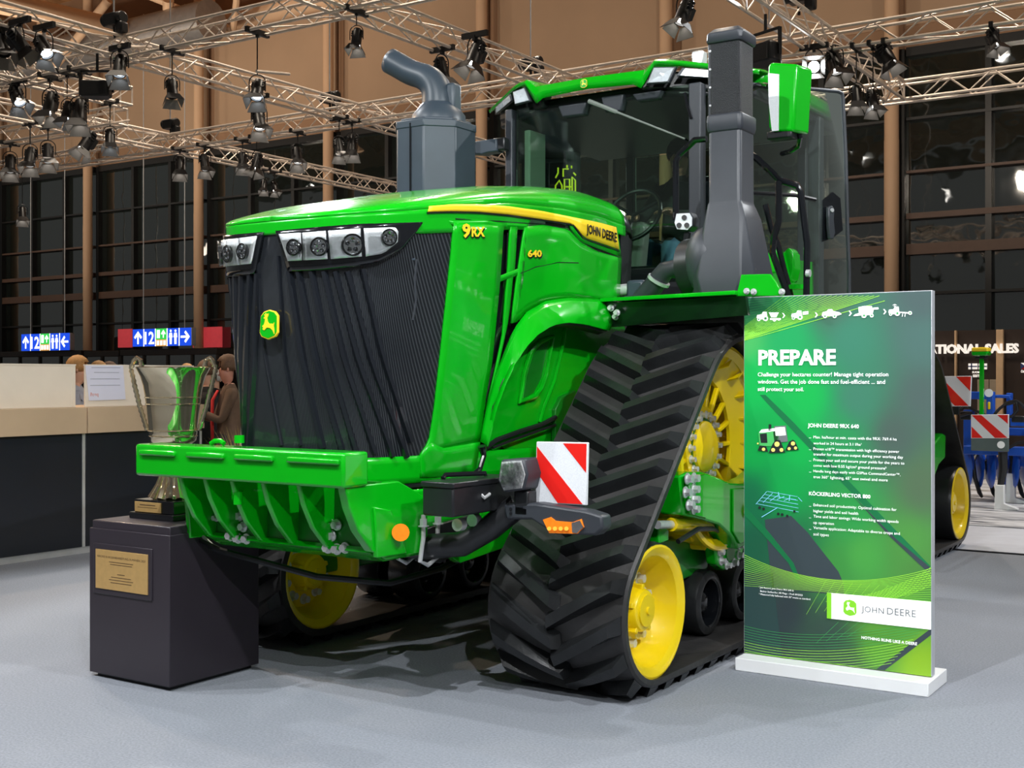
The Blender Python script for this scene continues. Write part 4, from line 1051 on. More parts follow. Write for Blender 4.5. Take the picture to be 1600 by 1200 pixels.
# ---------------- cab
def pillar(p0, p1, w, d, m=SATIN, name='pillar'):
    p0, p1 = V(p0), V(p1); a = (p1-p0).normalized(); u = V((1, 0, 0)); 
    pts = []
    for i, p in ((0, p0), (1, p1)):
        pts.append([p+V((sx_*w/2, sy_*d/2, 0)) for sx_, sy_ in ((-1, -1), (1, -1), (1, 1), (-1, 1))])
    mb = MB().add(pts[0]+pts[1], [(0, 1, 2, 3), (4, 5, 6, 7), (0, 1, 5, 4), (1, 2, 6, 5), (2, 3, 7, 6), (3, 0, 4, 7)])
    return mb.build(name, m, TRC, bev=.008)
FY = 2.0
pillar((.79, FY, 2.0), (.79, FY, 3.47), .085, .09); pillar((CX-.70, FY, 2.0), (CX-.70, FY, 3.47), .06, .09)
pillar((1.08, 3.45, 2.0), (1.08, 3.45, 3.47), .09, .10); pillar((CX-1.04, 3.45, 2.0), (CX-1.04, 3.45, 3.47), .09, .10, INTG)
pillar((.80, 3.95, 2.0), (.80, 3.95, 3.47), .07, .07); pillar((CX-.76, 3.95, 2.0), (CX-.76, 3.95, 3.47), .07, .07)
pillar((.872, FY+.16, 2.35), (.872, FY+.16, 3.45), .05, .10, BLACK, 'door_jamb')
MB().box((CX+.03, FY-.01, 2.83), (1.36, .012, 1.28)).build('windshield', CABGL, TRC)
MB().box((CX, FY+.02, 2.15), (1.40, .05, .30)).build('cab_cowl', BLACK, TRC, bev=.02)
MB().prism([(CX-1.0, FY+.05, 2.0), (CX-1.05, 3.5, 2.0), (CX-.8, 3.98, 2.0), (CX+.8, 3.98, 2.0), (CX+1.05, 3.5, 2.0), (CX+.83, FY+.05, 2.0), (CX-.70, FY+.05, 2.0)], (0, 0, .06)).build('cab_floor', BLACK, TRC)
MB().prism([(CX+.80, FY+.1, 2.06), (CX+1.04, 3.4, 2.06), (CX+1.04, 3.4, 2.40), (CX+.80, FY+.1, 2.40)], (-.03, 0, 0)).build('cab_lower_side', GREEN, TRC)
MB().box((CX, 3.96, 2.9), (1.44, .012, 1.05)).build('rear_window', CABGL, TRC)
MB().prism([(CX-1.04, 3.4, 2.3), (CX-.73, FY+.06, 2.3), (CX-.73, FY+.06, 3.45), (CX-1.04, 3.4, 3.45)], (.010, 0, 0)).build('side_window', CABGL, TRC)
MB().box((CX, 3.96, 2.2), (1.5, .05, .36)).build('cab_rear_wall', BLACK, TRC)
# open glass door
hA, hB = V((.93, 2.20, 0)), V((1.44, 3.05, 0))
def dp(s, z): p = hA.lerp(hB, s); return V((p.x, p.y, z))
MB().add([dp(0, 2.12), dp(1, 2.12), dp(1.02, 2.35), dp(1, 2.95), dp(.965, 3.52), dp(.93, 3.535), dp(0, 3.50)], [(0, 1, 2, 3, 4, 5, 6)]).build('door_glass', CABGL, TRC)
q = MB().tube([dp(0, 3.50), dp(.5, 3.52), dp(.92, 3.535), dp(.955, 3.525), dp(.965, 3.49), dp(.99, 3.1), dp(1.005, 2.6), dp(1.02, 2.3), dp(1.02, 2.12)], .014, 8)
do = q.build('cab_door', SATIN, TRC, 'glass cab door standing ajar')
n_ = (hB-hA).cross(V((0, 0, 1))).normalized()
hd = [(1287, 325), (1293, 322), (1297, 328), (1296, 345), (1298, 365), (1295, 375), (1289, 374), (1287, 350)]
def on_door(px, py, off=0):
    r = ray(px, py); t = (hA-CAM).dot(n_)/r.dot(n_); return CAM+r*t+n_*off
MB().prism([on_door(a, b, .02) for a, b in hd], n_*.03).build('door_handle', SATIN, do, bev=.008)
MB().prism([on_door(a, b, .004) for a, b in ((1285, 312), (1300, 300), (1312, 310), (1316, 360), (1300, 372), (1284, 378))], n_*.003).build('lock_plate', DARK, do)
MB().cyl(on_door(1292, 330, .05), on_door(1292, 330, .058), .014, n=14).build('lock', STEEL, do)
MB().tube([dp(.15, 2.78), dp(.55, 2.79), dp(.72, 2.77)], .016, 8).build('door_bar', DARK, do)
# roof: three-lobed green visor over a black underside
def roofpt(s):  # plan of the front edge, s in -1..1
    a = abs(s); y = interp([(0, 1.84), (.5, 1.88), (.56, 1.90), (1, 2.27)], a); return V((CX+s*1.07, y, 0))
def roofedge(s):
    a = abs(s); zt = interp([(0, 3.575), (.33, 3.575), (.40, 3.575), (.47, 3.635), (1, 3.575)], a); zb_ = interp([(0, 3.50), (.33, 3.49), (.38, 3.46), (.47, 3.60), (.5, 3.60), (1, 3.545)], a); return zt, zb_
ss = sorted(set([-1+2*i/40 for i in range(41)]+[.33, .38, .40, .47, -.33, -.38, -.40, -.47]))
rows = [[roofpt(s)+V((0, 0, roofedge(s)[1])) for s in ss], [roofpt(s)+V((0, -.01, (roofedge(s)[0]+roofedge(s)[1])/2)) for s in ss], [roofpt(s)+V((0, .015, roofedge(s)[0])) for s in ss], [roofpt(s)+V((0, .35, roofedge(s)[0]+.03)) for s in ss]]
MB().grid(rows).build('roof_visor', GREEN, TRC, solid=.015, ang=30)
MB().prism([(CX-1.06, 2.4, 3.50), (CX-1.10, 3.9, 3.50), (CX-.9, 4.15, 3.50), (CX+.9, 4.15, 3.50), (CX+1.10, 3.9, 3.50), (CX+1.06, 2.4, 3.50)], (0, 0, .12)).build('roof', GREEN, TRC, bev=.04)
und = [(CX-1.0, 2.30, 3.42), (CX-.45, 1.98, 3.42), (CX+.45, 1.98, 3.42), (CX+1.0, 2.30, 3.42), (CX+1.05, 3.9, 3.42), (CX-1.05, 3.9, 3.42)]
MB().prism(und, (0, 0, .09)).build('roof_underside', BLACK, TRC, bev=.02)
for (x0, x1, y0_, y1_) in ((.42, 1.02, 1.91, 2.26), (-.94, -.34, 2.26, 1.91)):
    P = [(x0, y0_+.0, 3.46), (x1, y1_, 3.44), (x1, y1_+.12, 3.44), (x0, y0_+.3, 3.46)]
    MB().prism([V(p) for p in P], (0, 0, .13)).build('roof_lamp_housing', BLACK, TRC, bev=.02)
def rlamp(P, name, m):
    q = [roofpt((x-CX)/1.07)+V((0, -.018, z)) for x, z in P]
    o = MB().prism(q, (0, .03, 0)).build(name, SATIN, TRC, bev=.004); c = sum(q, V())/4
    MB().prism([c+(p-c)*.86+V((0, -.004, 0)) for p in q], (0, .01, 0)).build('reflector', REFL, o)
    MB().poly([c+(p-c)*.92+V((0, -.008, 0)) for p in q]).build('lens', CLEAR, o)
for s in (1, -1):
    rlamp([(CX+s*.50, 3.585), (CX+s*.64, 3.58), (CX+s*.60, 3.475), (CX+s*.45, 3.48)], 'roof_lamp', REFL)
    rlamp([(CX+s*.67, 3.575), (CX+s*.95, 3.55), (CX+s*.95, 3.50), (CX+s*.64, 3.52)], 'roof_lamp', REFL)
emblem(TRC, (CX, 1.822, 3.535), (1, 0, 0), (0, 0, 1), .05, .004)
for s, yy in ((-.95, 2.5), (.72, 2.1)):
    MB().box((CX+s, yy, 3.66), (.08, .08, .09)).build('roof_beacon_mount', STEEL, TRC, bev=.01)
for (a, b_, z0, z1) in ((-.28, -.05, 3.36, 3.44), (.06, .24, 3.35, 3.46), (.30, .52, 3.40, 3.45)):
    MB().prism([(CX+a, FY-.06, z1), (CX+b_, FY-.06, z1), (CX+b_-.03, FY-.05, z0), (CX+a+.03, FY-.05, z0)], (0, .08, 0)).build('visor_trim', SATIN, TRC, bev=.01)
w0, w1 = ay(920, 158, FY-.09), ay(1070, 217, FY-.05)
MB().tube([w0, w0.lerp(w1, .3), w0.lerp(w1, .31), w1], [.016, .014, .008, .006], 8).build('wiper', INTG, TRC)
wb_ = MB().tube([ay(1000, 188, FY-.025), ay(1036, 203, FY-.025), ay(1072, 218, FY-.025)], .006, 6).build('wiper_blade', DARK, TRC)
MB().tube([ay(1070, 145, FY-.05), ay(1074, 165, FY-.05), ay(1080, 185, FY-.05)], .010, 6).build('mirror_stay', DARK, TRC)
# mirror arm on the left, mirror on the right
q = [(730, 222), (775, 216), (776, 236), (762, 238), (752, 241), (731, 240)]
MB().prism([ay(a, b, 1.85) for a, b in q], (0, .1, 0)).build('camera_arm', GREY, TRC, bev=.008)
MB().box(ay(783, 226, 1.9), (.10, .07, .09)).build('arm_hinge', BLACK, TRC, bev=.01)
q = [(1199, 104), (1203, 97), (1246, 100), (1240, 205), (1206, 206), (1200, 200)]
mr_ = MB().prism([ay(a, b, 1.62) for a, b in q], (.04, .16, 0)).build('wing_mirror', GREEN, TRC, 'green wing mirror with a white reflective strip', bev=.016)
MB().prism([ay(a, b, 1.612) for a, b in ((1200, 114), (1217, 116), (1216, 204), (1206, 205), (1201, 160))], (0, .01, 0)).build('reflective_strip', SILVER, mr_)
MB().box(ay(1222, 212, 1.68), (.16, .1, .05)).build('mirror_foot', BLACK, mr_, bev=.01)
MB().tube([ay(1176, 138, 2.1), ay(1186, 133, 1.9), ay(1202, 135, 1.7)], .02, 8).build('mirror_arm', DARK, TRC)
MB().tube([ay(1246, 195, 1.72), ay(1250, 215, 1.74), ay(1248, 228, 1.78), ay(1236, 236, 1.85), ay(1222, 240, 1.95)], .016, 8).build('mirror_arm', DARK, TRC)
flat_c = [(1197, 400), (1206, 385), (1214, 390), (1216, 425), (1197, 428)]
MB().prism([ay(a, b, 2.15) for a, b in flat_c], (0, .06, 0)).build('door_step_guard', GREEN, TRC, bev=.01)
MB().prism([ay(a, b, 1.95) for a, b in ((1222, 395), (1232, 386), (1240, 396), (1241, 420), (1236, 440), (1226, 442))], (0, .12, 0)).build('handle_guard', GREEN, TRC, bev=.012)
MB().cyl(ay(1246, 452, 1.9), ay(1246, 445, 1.9), .055, n=18).build('filler_cap', GREEN, TRC)
# cab interior
MB().tube([V((.06+.21*math.cos(t), 2.50+.10*math.sin(t), 2.72+.19*math.sin(t))) for t in [2*PI*k/32 for k in range(32)]], .016, 8, closed=True).build('steering_wheel', BLACK, TRC)
for t in (PI/2*3, PI/6, PI*5/6): MB().cyl((.06, 2.50, 2.72), (.06+.2*math.cos(t), 2.50+.1*math.sin(t), 2.72+.18*math.sin(t)), .014, n=6).build('wheel_spoke', BLACK, TRC)
MB().prism([(-.03, 2.45, 2.2), (.12, 2.45, 2.2), (.12, 2.55, 2.68), (-.03, 2.55, 2.68)], (0, .13, 0)).build('steering_column', INTG, TRC, bev=.03)
MB().box((CX+.02, 3.25, 2.45), (.52, .52, .14)).build('seat', INTG, TRC, bev=.05)
MB().box((CX+.02, 3.52, 2.80), (.50, .14, .66)).build('seat_back', BLACK, TRC, bev=.06)
MB().box((CX+.02, 3.2, 2.22), (.4, .4, .34)).build('seat_base', BLACK, TRC, bev=.03)
MB().box((.52, 3.0, 2.62), (.12, .5, .08)).build('armrest', BLACK, TRC, bev=.03)
MB().box((.50, 2.62, 2.84), (.26, .03, .20), MX.Rotation(.5, 3, 'Z')).build('console_screen', DARK, TRC, bev=.01)
MB().box((CX-.66, 2.25, 2.75), (.05, .22, 1.2)).build('cab_curtain_panel', mat('pale_cab_panel', (.42, .50, .42), .6, var=.05), TRC, bev=.01)
NEON = mat('yellow_neon_reflection', (.75, .85, .02), .4, emit=.25, var=0)  # glowing yellow lines stand in for a neon sign's reflection in the windshield
for pl in ([(868, 305), (868, 290), (874, 282), (878, 290), (878, 304)], [(882, 300), (882, 280), (890, 280), (890, 302), (884, 304)], [(894, 304), (894, 276), (899, 282), (899, 300)], [(868, 278), (872, 270), (872, 262)], [(880, 276), (880, 264), (888, 264)], [(884, 292), (892, 292)], [(896, 270), (900, 274)], [(886, 258), (886, 262)], [(893, 259), (893, 263)]):
    MB().tube([ay(a, b, FY+.01) for a, b in pl], .006, 5).build('window_reflection', NEON, TRC)
# rear details seen right of the board
MB().tube([(1.25, 5.0, 1.86), (1.28, 5.35, 1.88), (1.30, 5.6, 1.82)], .02, 8).build('rear_fender_rail', STEEL, TRC)
MB().box((CX, 3.3, 1.35), (1.0, 1.2, .9)).build('mid_body', BLACK, TRC, bev=.05)
MB().box((CX, 5.2, 1.6), (1.0, 2.0, .6)).build('fuel_tank', GREEN, TRC, bev=.08)
# ================================================= INFO BOARD
YB = .845
bl = thing('info_board', 'tall green lit info board on a white base headed PREPARE, beside the front track', 'sign', (2.09, .9, 0))
xl, xr = ay(1162, 700, YB).x, ay(1456, 700, YB).x
zt = (ay(1161, 465, YB).z+ay(1454, 453, YB).z)/2; zbm = .072
MB().box((2.095, .90, .034), (1.0, .36, .068)).build('base', WHITE, bl, bev=.004)
MB().box(((xl+xr)/2, YB+.030, (zt+zbm)/2), (xr-xl, .056, zt-zbm)).build('panel_frame', mat('silver_frame', (.52, .54, .58), .35, metal=.3, var=.03), bl, bev=.002)
CP = [((1165, 470), (48, 112, 84)), ((1300, 470), (72, 106, 92)), ((1440, 465), (76, 98, 98)), ((1165, 530), (70, 185, 95)), ((1230, 530), (20, 168, 92)), ((1330, 530), (58, 132, 106)), ((1440, 530), (76, 112, 106)), ((1180, 600), (0, 192, 84)), ((1260, 620), (0, 184, 78)), ((1340, 620), (60, 128, 102)), ((1440, 620), (76, 98, 94)), ((1180, 700), (0, 170, 74)), ((1250, 700), (0, 184, 78)), ((1310, 690), (36, 150, 84)), ((1400, 680), (74, 96, 88)), ((1440, 760), (82, 110, 80)), ((1170, 780), (14, 112, 72)), ((1230, 760), (0, 168, 74)), ((1330, 800), (42, 160, 74)), ((1420, 850), (78, 152, 66)), ((1350, 870), (72, 168, 70)), ((1180, 850), (22, 96, 68)), ((1250, 850), (26, 120, 70)), ((1300, 890), (60, 150, 64)), ((1440, 890), (78, 142, 64)), ((1170, 920), (36, 92, 68)), ((1230, 950), (46, 60, 67)), ((1200, 1010), (46, 54, 64)), ((1290, 990), (52, 78, 68)), ((1370, 1000), (92, 162, 54)), ((1440, 1040), (142, 192, 36)), ((1320, 1040), (56, 84, 66)), ((1420, 960), (88, 165, 60))]
def cpcol(x, y):
    s = 0; c = [0, 0, 0]
    for (a, b), q in CP:
        w_ = 1/((a-x)**2+((b-y)*.8)**2+60)**1.6; s += w_
        for i in range(3): c[i] += q[i]*w_
    return srgb(*[k/s*.86 for k in c])
def px_of(p):
    d = V(p)-CAM; Z = -_s*d.x+_c*d.y; X_ = _c*d.x+_s*d.y; return (800+FPX*X_/Z, HZ-FPX*d.z/Z)
NX, NYY = 36, 70; m_ = MB()
m_.grid([[V((xl+.004+(xr-xl-.008)*i/NX, YB, zbm+(zt-.004-zbm)*j/NYY)) for i in range(NX+1)] for j in range(NYY+1)])
pm = bpy.data.materials.new('lit_print'); pm.use_nodes = True; nt = pm.node_tree; b = nt.nodes['Principled BSDF']
at = nt.nodes.new('ShaderNodeVertexColor'); at.layer_name = 'print'
nt.links.new(at.outputs[0], b.inputs['Base Color']); nt.links.new(at.outputs[0], b.inputs['Emission Color']); b.inputs['Emission Strength'].default_value = .20; b.inputs['Roughness'].default_value = .45
face = m_.mesh('print', pm, 0); ca = face.color_attributes.new('print', 'FLOAT_COLOR', 'POINT')
for i, p in enumerate(face.vertices): ca.data[i].color = (*cpcol(*px_of(p.co)), 1)
link('print', face, bl)
def lit(name, c, e=.5): return mat(name, srgb(*c), .5, emit=e*.55, ecol=srgb(*c), var=0)
LW = lit('lit_white', (250, 252, 252), .55); LD = lit('lit_slate', (50, 62, 68), .35); LL = lit('lit_lime_line', (150, 220, 70), .5); LG = lit('lit_green_line', (60, 150, 80), .5); LM = lit('lit_lime', (120, 195, 40), .5); LDD = lit('lit_dark_green', (12, 104, 60), .35)
LK = lit('lit_black', (25, 32, 34), .4); LY = lit('lit_yellow', (235, 215, 110), .5); LB = lit('lit_sky', (120, 190, 220), .5); LPG = lit('lit_pale_green', (70, 170, 90), .5); LGR = lit('lit_grey', (112, 117, 122), .1); LTK = lit('lit_deep_green', (16, 132, 66), .45)
def bp(x, y, k=1): 
    p = ay(x, y, YB-.0012*k); p.x = min(max(p.x, xl+.003), xr-.003); p.z = min(max(p.z, zbm+.002), zt-.004); return p
def bpoly(name, polys, m, k=1):
    mb = MB()
    for P in polys: mb.prism([bp(x, y, k) for x, y in P], (0, .0008, 0))
    return mb.build(name, m, bl, ang=0)
def stripmb(mb, P, w, k):
    Q = [bp(x, y, k) for x, y in P]
    for a, b in zip(Q, Q[1:]):
        d = (b-a)
        if d.length < 1e-4: continue
        d.normalize(); n = V((-d.z, 0, d.x))*w/2; mb.add([a-n, b-n, b+n, a+n], [(0, 1, 2, 3)])
bpoly('print_shape', [[(1195, 812), (1236, 806), (1262, 832), (1290, 868), (1310, 893), (1318, 912), (1319, 930), (1207, 920)]], LD, 1)
bpoly('print_shape', [[(1187, 617), (1196, 617), (1240, 660), (1300, 724), (1400, 829), (1456, 886), (1456, 897), (1380, 822), (1280, 717), (1206, 638)]], LDD, 1)
bpoly('print_shape', [[(1330, 772), (1400, 842), (1456, 888), (1456, 899), (1390, 838)]], LD, 2)
bpoly('print_shape', [[(1369, 1056), (1456, 982), (1456, 992), (1382, 1057)]], LD, 1)
bpoly('print_shape', [[(1163, 790), (1200, 830), (1240, 880), (1250, 905), (1244, 905), (1232, 880), (1195, 838), (1163, 805)]], LDD, 2)
bpoly('print_shape', [[(1164, 895), (1207, 895), (1222, 1035), (1164, 1028)]], lit('lit_deep_slate', (38, 62, 62), .35), 1)
ln = MB(); lg = MB()
for i in range(20):
    t = i/19; stripmb(ln, [(1163, 532-22*t), (1225+175*(1-t)**1.0*.9, 462+0*t if t > .05 else 470)], .0014+.0012*(1-t), 2)
for i in range(14):
    t = i/13; stripmb(lg, [(1163, 470+55*t), (1240+60*t, 462+20*t)], .0012, 2)
def quad(a, c, b, n=22): return [((1-t)**2*a[0]+2*t*(1-t)*c[0]+t*t*b[0], (1-t)**2*a[1]+2*t*(1-t)*c[1]+t*t*b[1]) for t in [k/n for k in range(n+1)]]
for i in range(15):
    t = i/14; stripmb(ln, quad((1163, 867+48*t), (1300+20*t, 935-8*t), (1456, 888+52*t)), .0024-.0012*t, 3)
for i in range(12):
    t = i/11; stripmb(ln, quad((1290+60*t, 940+5*t), (1390+40*t, 930-2*t), (1456, 886+28*t)), .0014, 3)
    stripmb(ln, [(1260+14*i, 960-2.5*i), (1290+14*i, 908+i)], .001, 3)
for i in range(14):
    t = i/13; stripmb(ln if i > 5 else lg, quad((1163, 978+54*t), (1280, 1010+50*t), (1456-70*t*.9, 968+68*t)), .0016, 3)
for i in range(4): stripmb(lg, [(1275+16*i, 1005-3*i), (1310+16*i, 972)], .0014, 3)
ln.build('print_lines', LL, bl, ang=0); lg.build('print_lines', LG, bl, ang=0)
def btext(txt, x0, y0, x1, y1, m=LW, bold=0., k=5, name='print_text', spacing=1.):
    tm = text_mb(txt, 1.0, 0., bold, spacing); w0 = max(p[0] for p in tm.v); x_0 = min(p[0] for p in tm.v)
    a, c = bp(x0, y0, k), bp(x1, y1, k); s = (c.x-a.x)/(w0-x_0); z = (a.z+c.z)/2
    tm.v = [(a.x+(p[0]-x_0)*s, a.y, z+p[1]*s) for p in tm.v]
    return tm.build(name, m, bl, ang=0)
btext('PREPARE', 1185, 570, 1306, 569, bold=.035)
for t in (('Challenge your hectares counter! Manage tight operation', 1184, 588.5, 1388, 587.5), ('windows. Get the job done fast and fuel-efficient ... and', 1184, 600, 1383, 599), ('still protect your soil.', 1184, 611, 1256, 611)): btext(*t, bold=.008)
btext('JOHN DEERE 9RX 640', 1262, 668, 1342, 668.5, bold=.022)
LINES = [('Max. ha/hour at min. costs with the 9RX: 769.4 ha', 686, 1401, 1), ('worked in 24 hours at 3.1 l/ha\u00b9', 695, 1346, 0), ('Proven e18\u2122 transmission with high efficiency power', 704.5, 1405, 1), ('transfer for maximum output during your working day', 713, 1411, 0), ('Protect your soil and secure your yields for the years to', 722, 1413, 1), ('come with low 0.55 kg/cm\u00b2 ground pressure\u00b2', 730.5, 1385, 0), ('Handle long days easily with G5Plus CommandCenter\u2122,', 739.5, 1407, 1), ('true 360\u00b0 lightning, 65\u00b0 seat swivel and more', 748.5, 1387, 0), ('Enhanced soil productivity: Optimal cultivation for', 793, 1401, 1), ('higher yields and soil health', 801.5, 1341, 0), ('Time and labor savings: Wide working width speeds', 811, 1404, 1), ('up operation', 819, 1303, 0), ('Versatile application: Adaptable to diverse crops and', 829, 1406, 1), ('soil types', 837, 1295, 0)]
for s, y, xe, d in LINES:
    sl = (y-590)/1904*.0+ (y-597)*.00024*(xe-1271)*.55
    btext(s, 1271, y, xe, y+sl)
    if d: btext('\u2013', 1264, y, 1267.5, y)
btext('K\u00d6CKERLING VECTOR 800', 1264, 774.5, 1360, 778, bold=.022)
btext('\u00b9 Job Record: John Deere 9RX 640 &', 1186, 920, 1240, 923); btext('Bednar Swifterdisc XE Mega \u2013 Profi 09/2023', 1188, 926, 1254, 930); btext('\u00b2 Measured fully ballasted with 30" tracks as standard', 1186, 931, 1266, 936)
bpoly('logo_panel', [[(1292, 926), (1456, 940.5), (1456, 984), (1292, 966)]], LW, 5)
bpoly('logo_strip', [[(1292, 926), (1299, 926.8), (1299, 967), (1292, 966)]], LM, 6)
c0 = bp(1328, 949.5, 7); f = lambda P, k: [c0+V((x, -.001*k, y)) for x, y in P]
sz = .070
MB().prism(f(shield(sz*.98), 0), (0, .001, 0)).build('logo', LM, bl, ang=0)
MB().prism(f([(x*sz, y*sz*1.05) for x, y in STAG], 1), (0, .001, 0)).build('logo_stag', LW, bl, ang=0)
btext('JOHN', 1346, 955, 1381, 960, LGR, 0, 7, spacing=1.05); btext('DEERE', 1386, 960, 1431, 964.5, LGR, 0, 7, spacing=1.05)
btext('NOTHING RUNS LIKE A DEERE', 1346, 998.5, 1433, 1008, bold=.02)
# row of white machine pictograms
def circ(cx_, cy_, r, n=14): return [(cx_+r*math.cos(2*PI*k/n), cy_+r*math.sin(2*PI*k/n)) for k in range(n)]
def trac(x, y, s=1.0, cab=True):
    P = [[(x, y-3*s), (x+1*s, y-7*s), (x+8*s, y-8*s), (x+10*s, y-12*s), (x+16*s, y-12*s), (x+17*s, y-3*s), (x+17*s, y), (x+2*s, y)]]
    return P, [(x+3.5*s, y, 2.6*s), (x+14*s, y-1.5*s, 4.2*s)]
ic = []; wheels = []
def addi(r): ic.extend(r[0]); wheels.extend(r[1])
addi(trac(1182, 499)); ic += [[(1201, 488), (1217, 488), (1213, 496), (1205, 496)], [(1203, 497), (1220, 497), (1220, 500), (1203, 500)]]; wheels += [(1210, 500, 2.4), (1217, 499, 2)]
addi(trac(1236, 497)); ic += [[(1254, 487), (1263, 486), (1263, 491), (1254, 492)]]
ic += [[(1284, 494), (1285, 488), (1292, 486), (1294, 483), (1300, 483), (1302, 486), (1312, 488), (1315, 491), (1306, 494)]]; wheels += [(1289, 494, 3.2), (1304, 494, 3.2)]
ic += [[(1333, 494), (1336, 491), (1342, 489), (1341, 480), (1350, 478), (1362, 478), (1363, 481), (1372, 480), (1373, 483), (1365, 484), (1363, 492), (1345, 493)]]; wheels += [(1350, 493, 4), (1362, 493, 3)]
addi(trac(1388, 491)); ic += [[(1406, 487), (1420, 488), (1420, 490), (1406, 489)], [(1410, 490), (1411, 490), (1410, 495), (1409, 495)], [(1414, 490), (1415, 490), (1414, 495), (1413, 495)]]; wheels += [(1422, 489, 3)]
ic += [[(1394, 477), (1398, 475), (1402, 477), (1398, 476.5)], [(1395.5, 479), (1398, 477.5), (1400.5, 479), (1398, 478.5)]]
for (cx_, cy_) in ((1222, 493), (1273, 492), (1326, 489.5), (1380, 487)): ic += [[(cx_, cy_-4), (cx_+2, cy_-4), (cx_+5, cy_), (cx_+2, cy_+4), (cx_, cy_+4), (cx_+2.6, cy_)]]
bpoly('pictogram', ic, LW, 4); bpoly('pictogram_wheels', [circ(*q) for q in wheels], LW, 5); bpoly('pictogram_hubs', [circ(a, b, r*.45, 10) for a, b, r in wheels if r > 2.5], LG, 6)
# little printed machines
for P_, m__, k_ in (([(1185, 677), (1190, 671), (1216, 668), (1218, 690), (1214, 697), (1187, 697)], LPG, 4), ([(1208, 676), (1210, 666), (1228, 665), (1231, 690), (1210, 692)], LGR, 4), ([(1187, 678), (1198, 677), (1199, 692), (1189, 692)], LK, 5), ([(1201, 663), (1205, 663), (1205, 673), (1201, 673)], LK, 5), ([(1211, 668), (1226, 667), (1228, 680), (1212, 681)], LW, 5),
    ([(1201, 708), (1207, 694), (1212, 687), (1219, 688), (1227, 707)], LK, 6), ([(1227, 704), (1233, 690), (1239, 687), (1242, 689), (1248, 703)], LK, 6), ([(1184, 704), (1187, 696), (1197, 697), (1200, 706)], LK, 6), ([(1186, 676), (1190, 671), (1214, 669), (1214, 673), (1192, 676)], LW, 5)):
    bpoly('printed_machine', [P_], m__, k_)
for c_ in ((1214, 694, 4), (1208, 703, 3), (1221, 703, 3), (1239, 693, 3.2), (1233, 701, 2.4), (1243, 700, 2.4), (1193, 702, 2.6), (1184, 693, 1.3)): bpoly('printed_wheel', [circ(*c_)], LY, 7)
cm = MB()
for i in range(7): stripmb(cm, [(1181+i*11, 788-2.5*i+ (4 if i > 3 else 0)), (1198+i*9.2, 768+i*2.6)], .003, 4)
for i in range(5): stripmb(cm, [(1182+4.2*i, 787-4.8*i), (1248-.5*i, 800-6*i)], .0024, 4)
stripmb(cm, [(1190, 808), (1215, 793)], .004, 4); stripmb(cm, [(1216, 769), (1218, 778)], .004, 4); stripmb(cm, [(1234, 774), (1233, 783)], .004, 4)
cm.build('printed_cultivator', LB, bl, ang=0)
bpoly('printed_cultivator', [circ(1187, 793, 2.2, 8), circ(1193, 795, 2.2, 8), circ(1216, 803, 2.2, 8), circ(1222, 804, 2.2, 8), circ(1230, 806, 2, 8), circ(1241, 799, 2, 8)], LK, 5)

# ================================================= PEDESTAL AND TROPHY
ped = thing('pedestal', 'dark purple-black display pedestal with a brass plaque, left of the tractor', 'pedestal', (-.87, -.91, 0))
PX0, PX1, PY0, PY1 = -1.172, -.560, -1.225, -.615
zt1 = ay(140, 812, PY0).z
PEDM = mat('plum_black_laminate', (.027, .022, .029), .33, var=.04, spec=.5)
MB().box(((PX0+PX1)/2, (PY0+PY1)/2, zt1/2-.01), (PX1-PX0, PY1-PY0, zt1-.06)).build('body', PEDM, ped, bev=.004)
MB().box(((PX0+PX1)/2, (PY0+PY1)/2, zt1-.028), (PX1-PX0-.02, PY1-PY0-.02, .056)).build('top', PEDM, ped, bev=.006)
MB().box(((PX0+PX1)/2, (PY0+PY1)/2, .010), (PX1-PX0-.06, PY1-PY0-.06, .02)).build('plinth', BLACK, ped)
pc = [ay(a, b, PY0-.001) for a, b in ((152, 857), (233, 867), (236, 930), (154, 917))]
x0, x1 = pc[0].x, pc[1].x; z0, z1 = pc[2].z, pc[0].z
MB().box(((x0+x1)/2, PY0-.001, (z0+z1)/2), (x1-x0+.05, .012, z1-z0+.06)).build('plaque_mount', PEDM, ped, bev=.004)
BRASS = mat('brass_plate', (.66, .42, .16), .42, metal=.55, var=.05, vscale=30)
MB().box(((x0+x1)/2, PY0-.009, (z0+z1)/2), (x1-x0, .006, z1-z0)).build('plaque', BRASS, ped, 'brass plaque with engraved lines', bev=.001)
ENG = mat('engraving', (.07, .04, .02), .6, var=0)
def etch(parent, txt, cx_, y, z, w_):
    tm = text_mb(txt, 1, 0., 0, align='CENTER'); ww = max(p[0] for p in tm.v)-min(p[0] for p in tm.v); s = w_/ww
    tm.v = [(cx_+p[0]*s, y, z+p[1]*s) for p in tm.v]; tm.build('engraved_line', ENG, parent, ang=0)
cxp = (x0+x1)/2; wp = x1-x0; hp_ = z1-z0
etch(ped, 'REKORD IN BODENBEARBEITUNG, RUM\u00c4NIEN, 2023', cxp, PY0-.0125, z0+hp_*.80, wp*.92)
def worn(parent, cx_, y, z, w_, h=.003):  # engraving too small to read: a thin cut line
    MB().box((cx_, y, z), (w_, .0008, h)).build('engraved_line', ENG, parent)
for zz, w_ in ((.71, .46), (.65, .42), (.41, .14), (.33, .38), (.26, .46), (.19, .40)): worn(ped, cxp, PY0-.0125, z0+hp_*zz, wp*w_)
tx, ty = -.90, -.905
tro = thing('trophy_cup', 'tall polished silver-gold trophy cup standing on the dark pedestal, partly hidden by the green bracket', 'trophy', (tx, ty, zt1))
GOLD = mat('polished_pale_gold', (.88, .76, .54), .05, metal=.94, var=0)
zb0 = zt1
MB().box((tx, ty, zb0+.016), (.34, .30, .032)).build('base', DARK, tro, bev=.004)
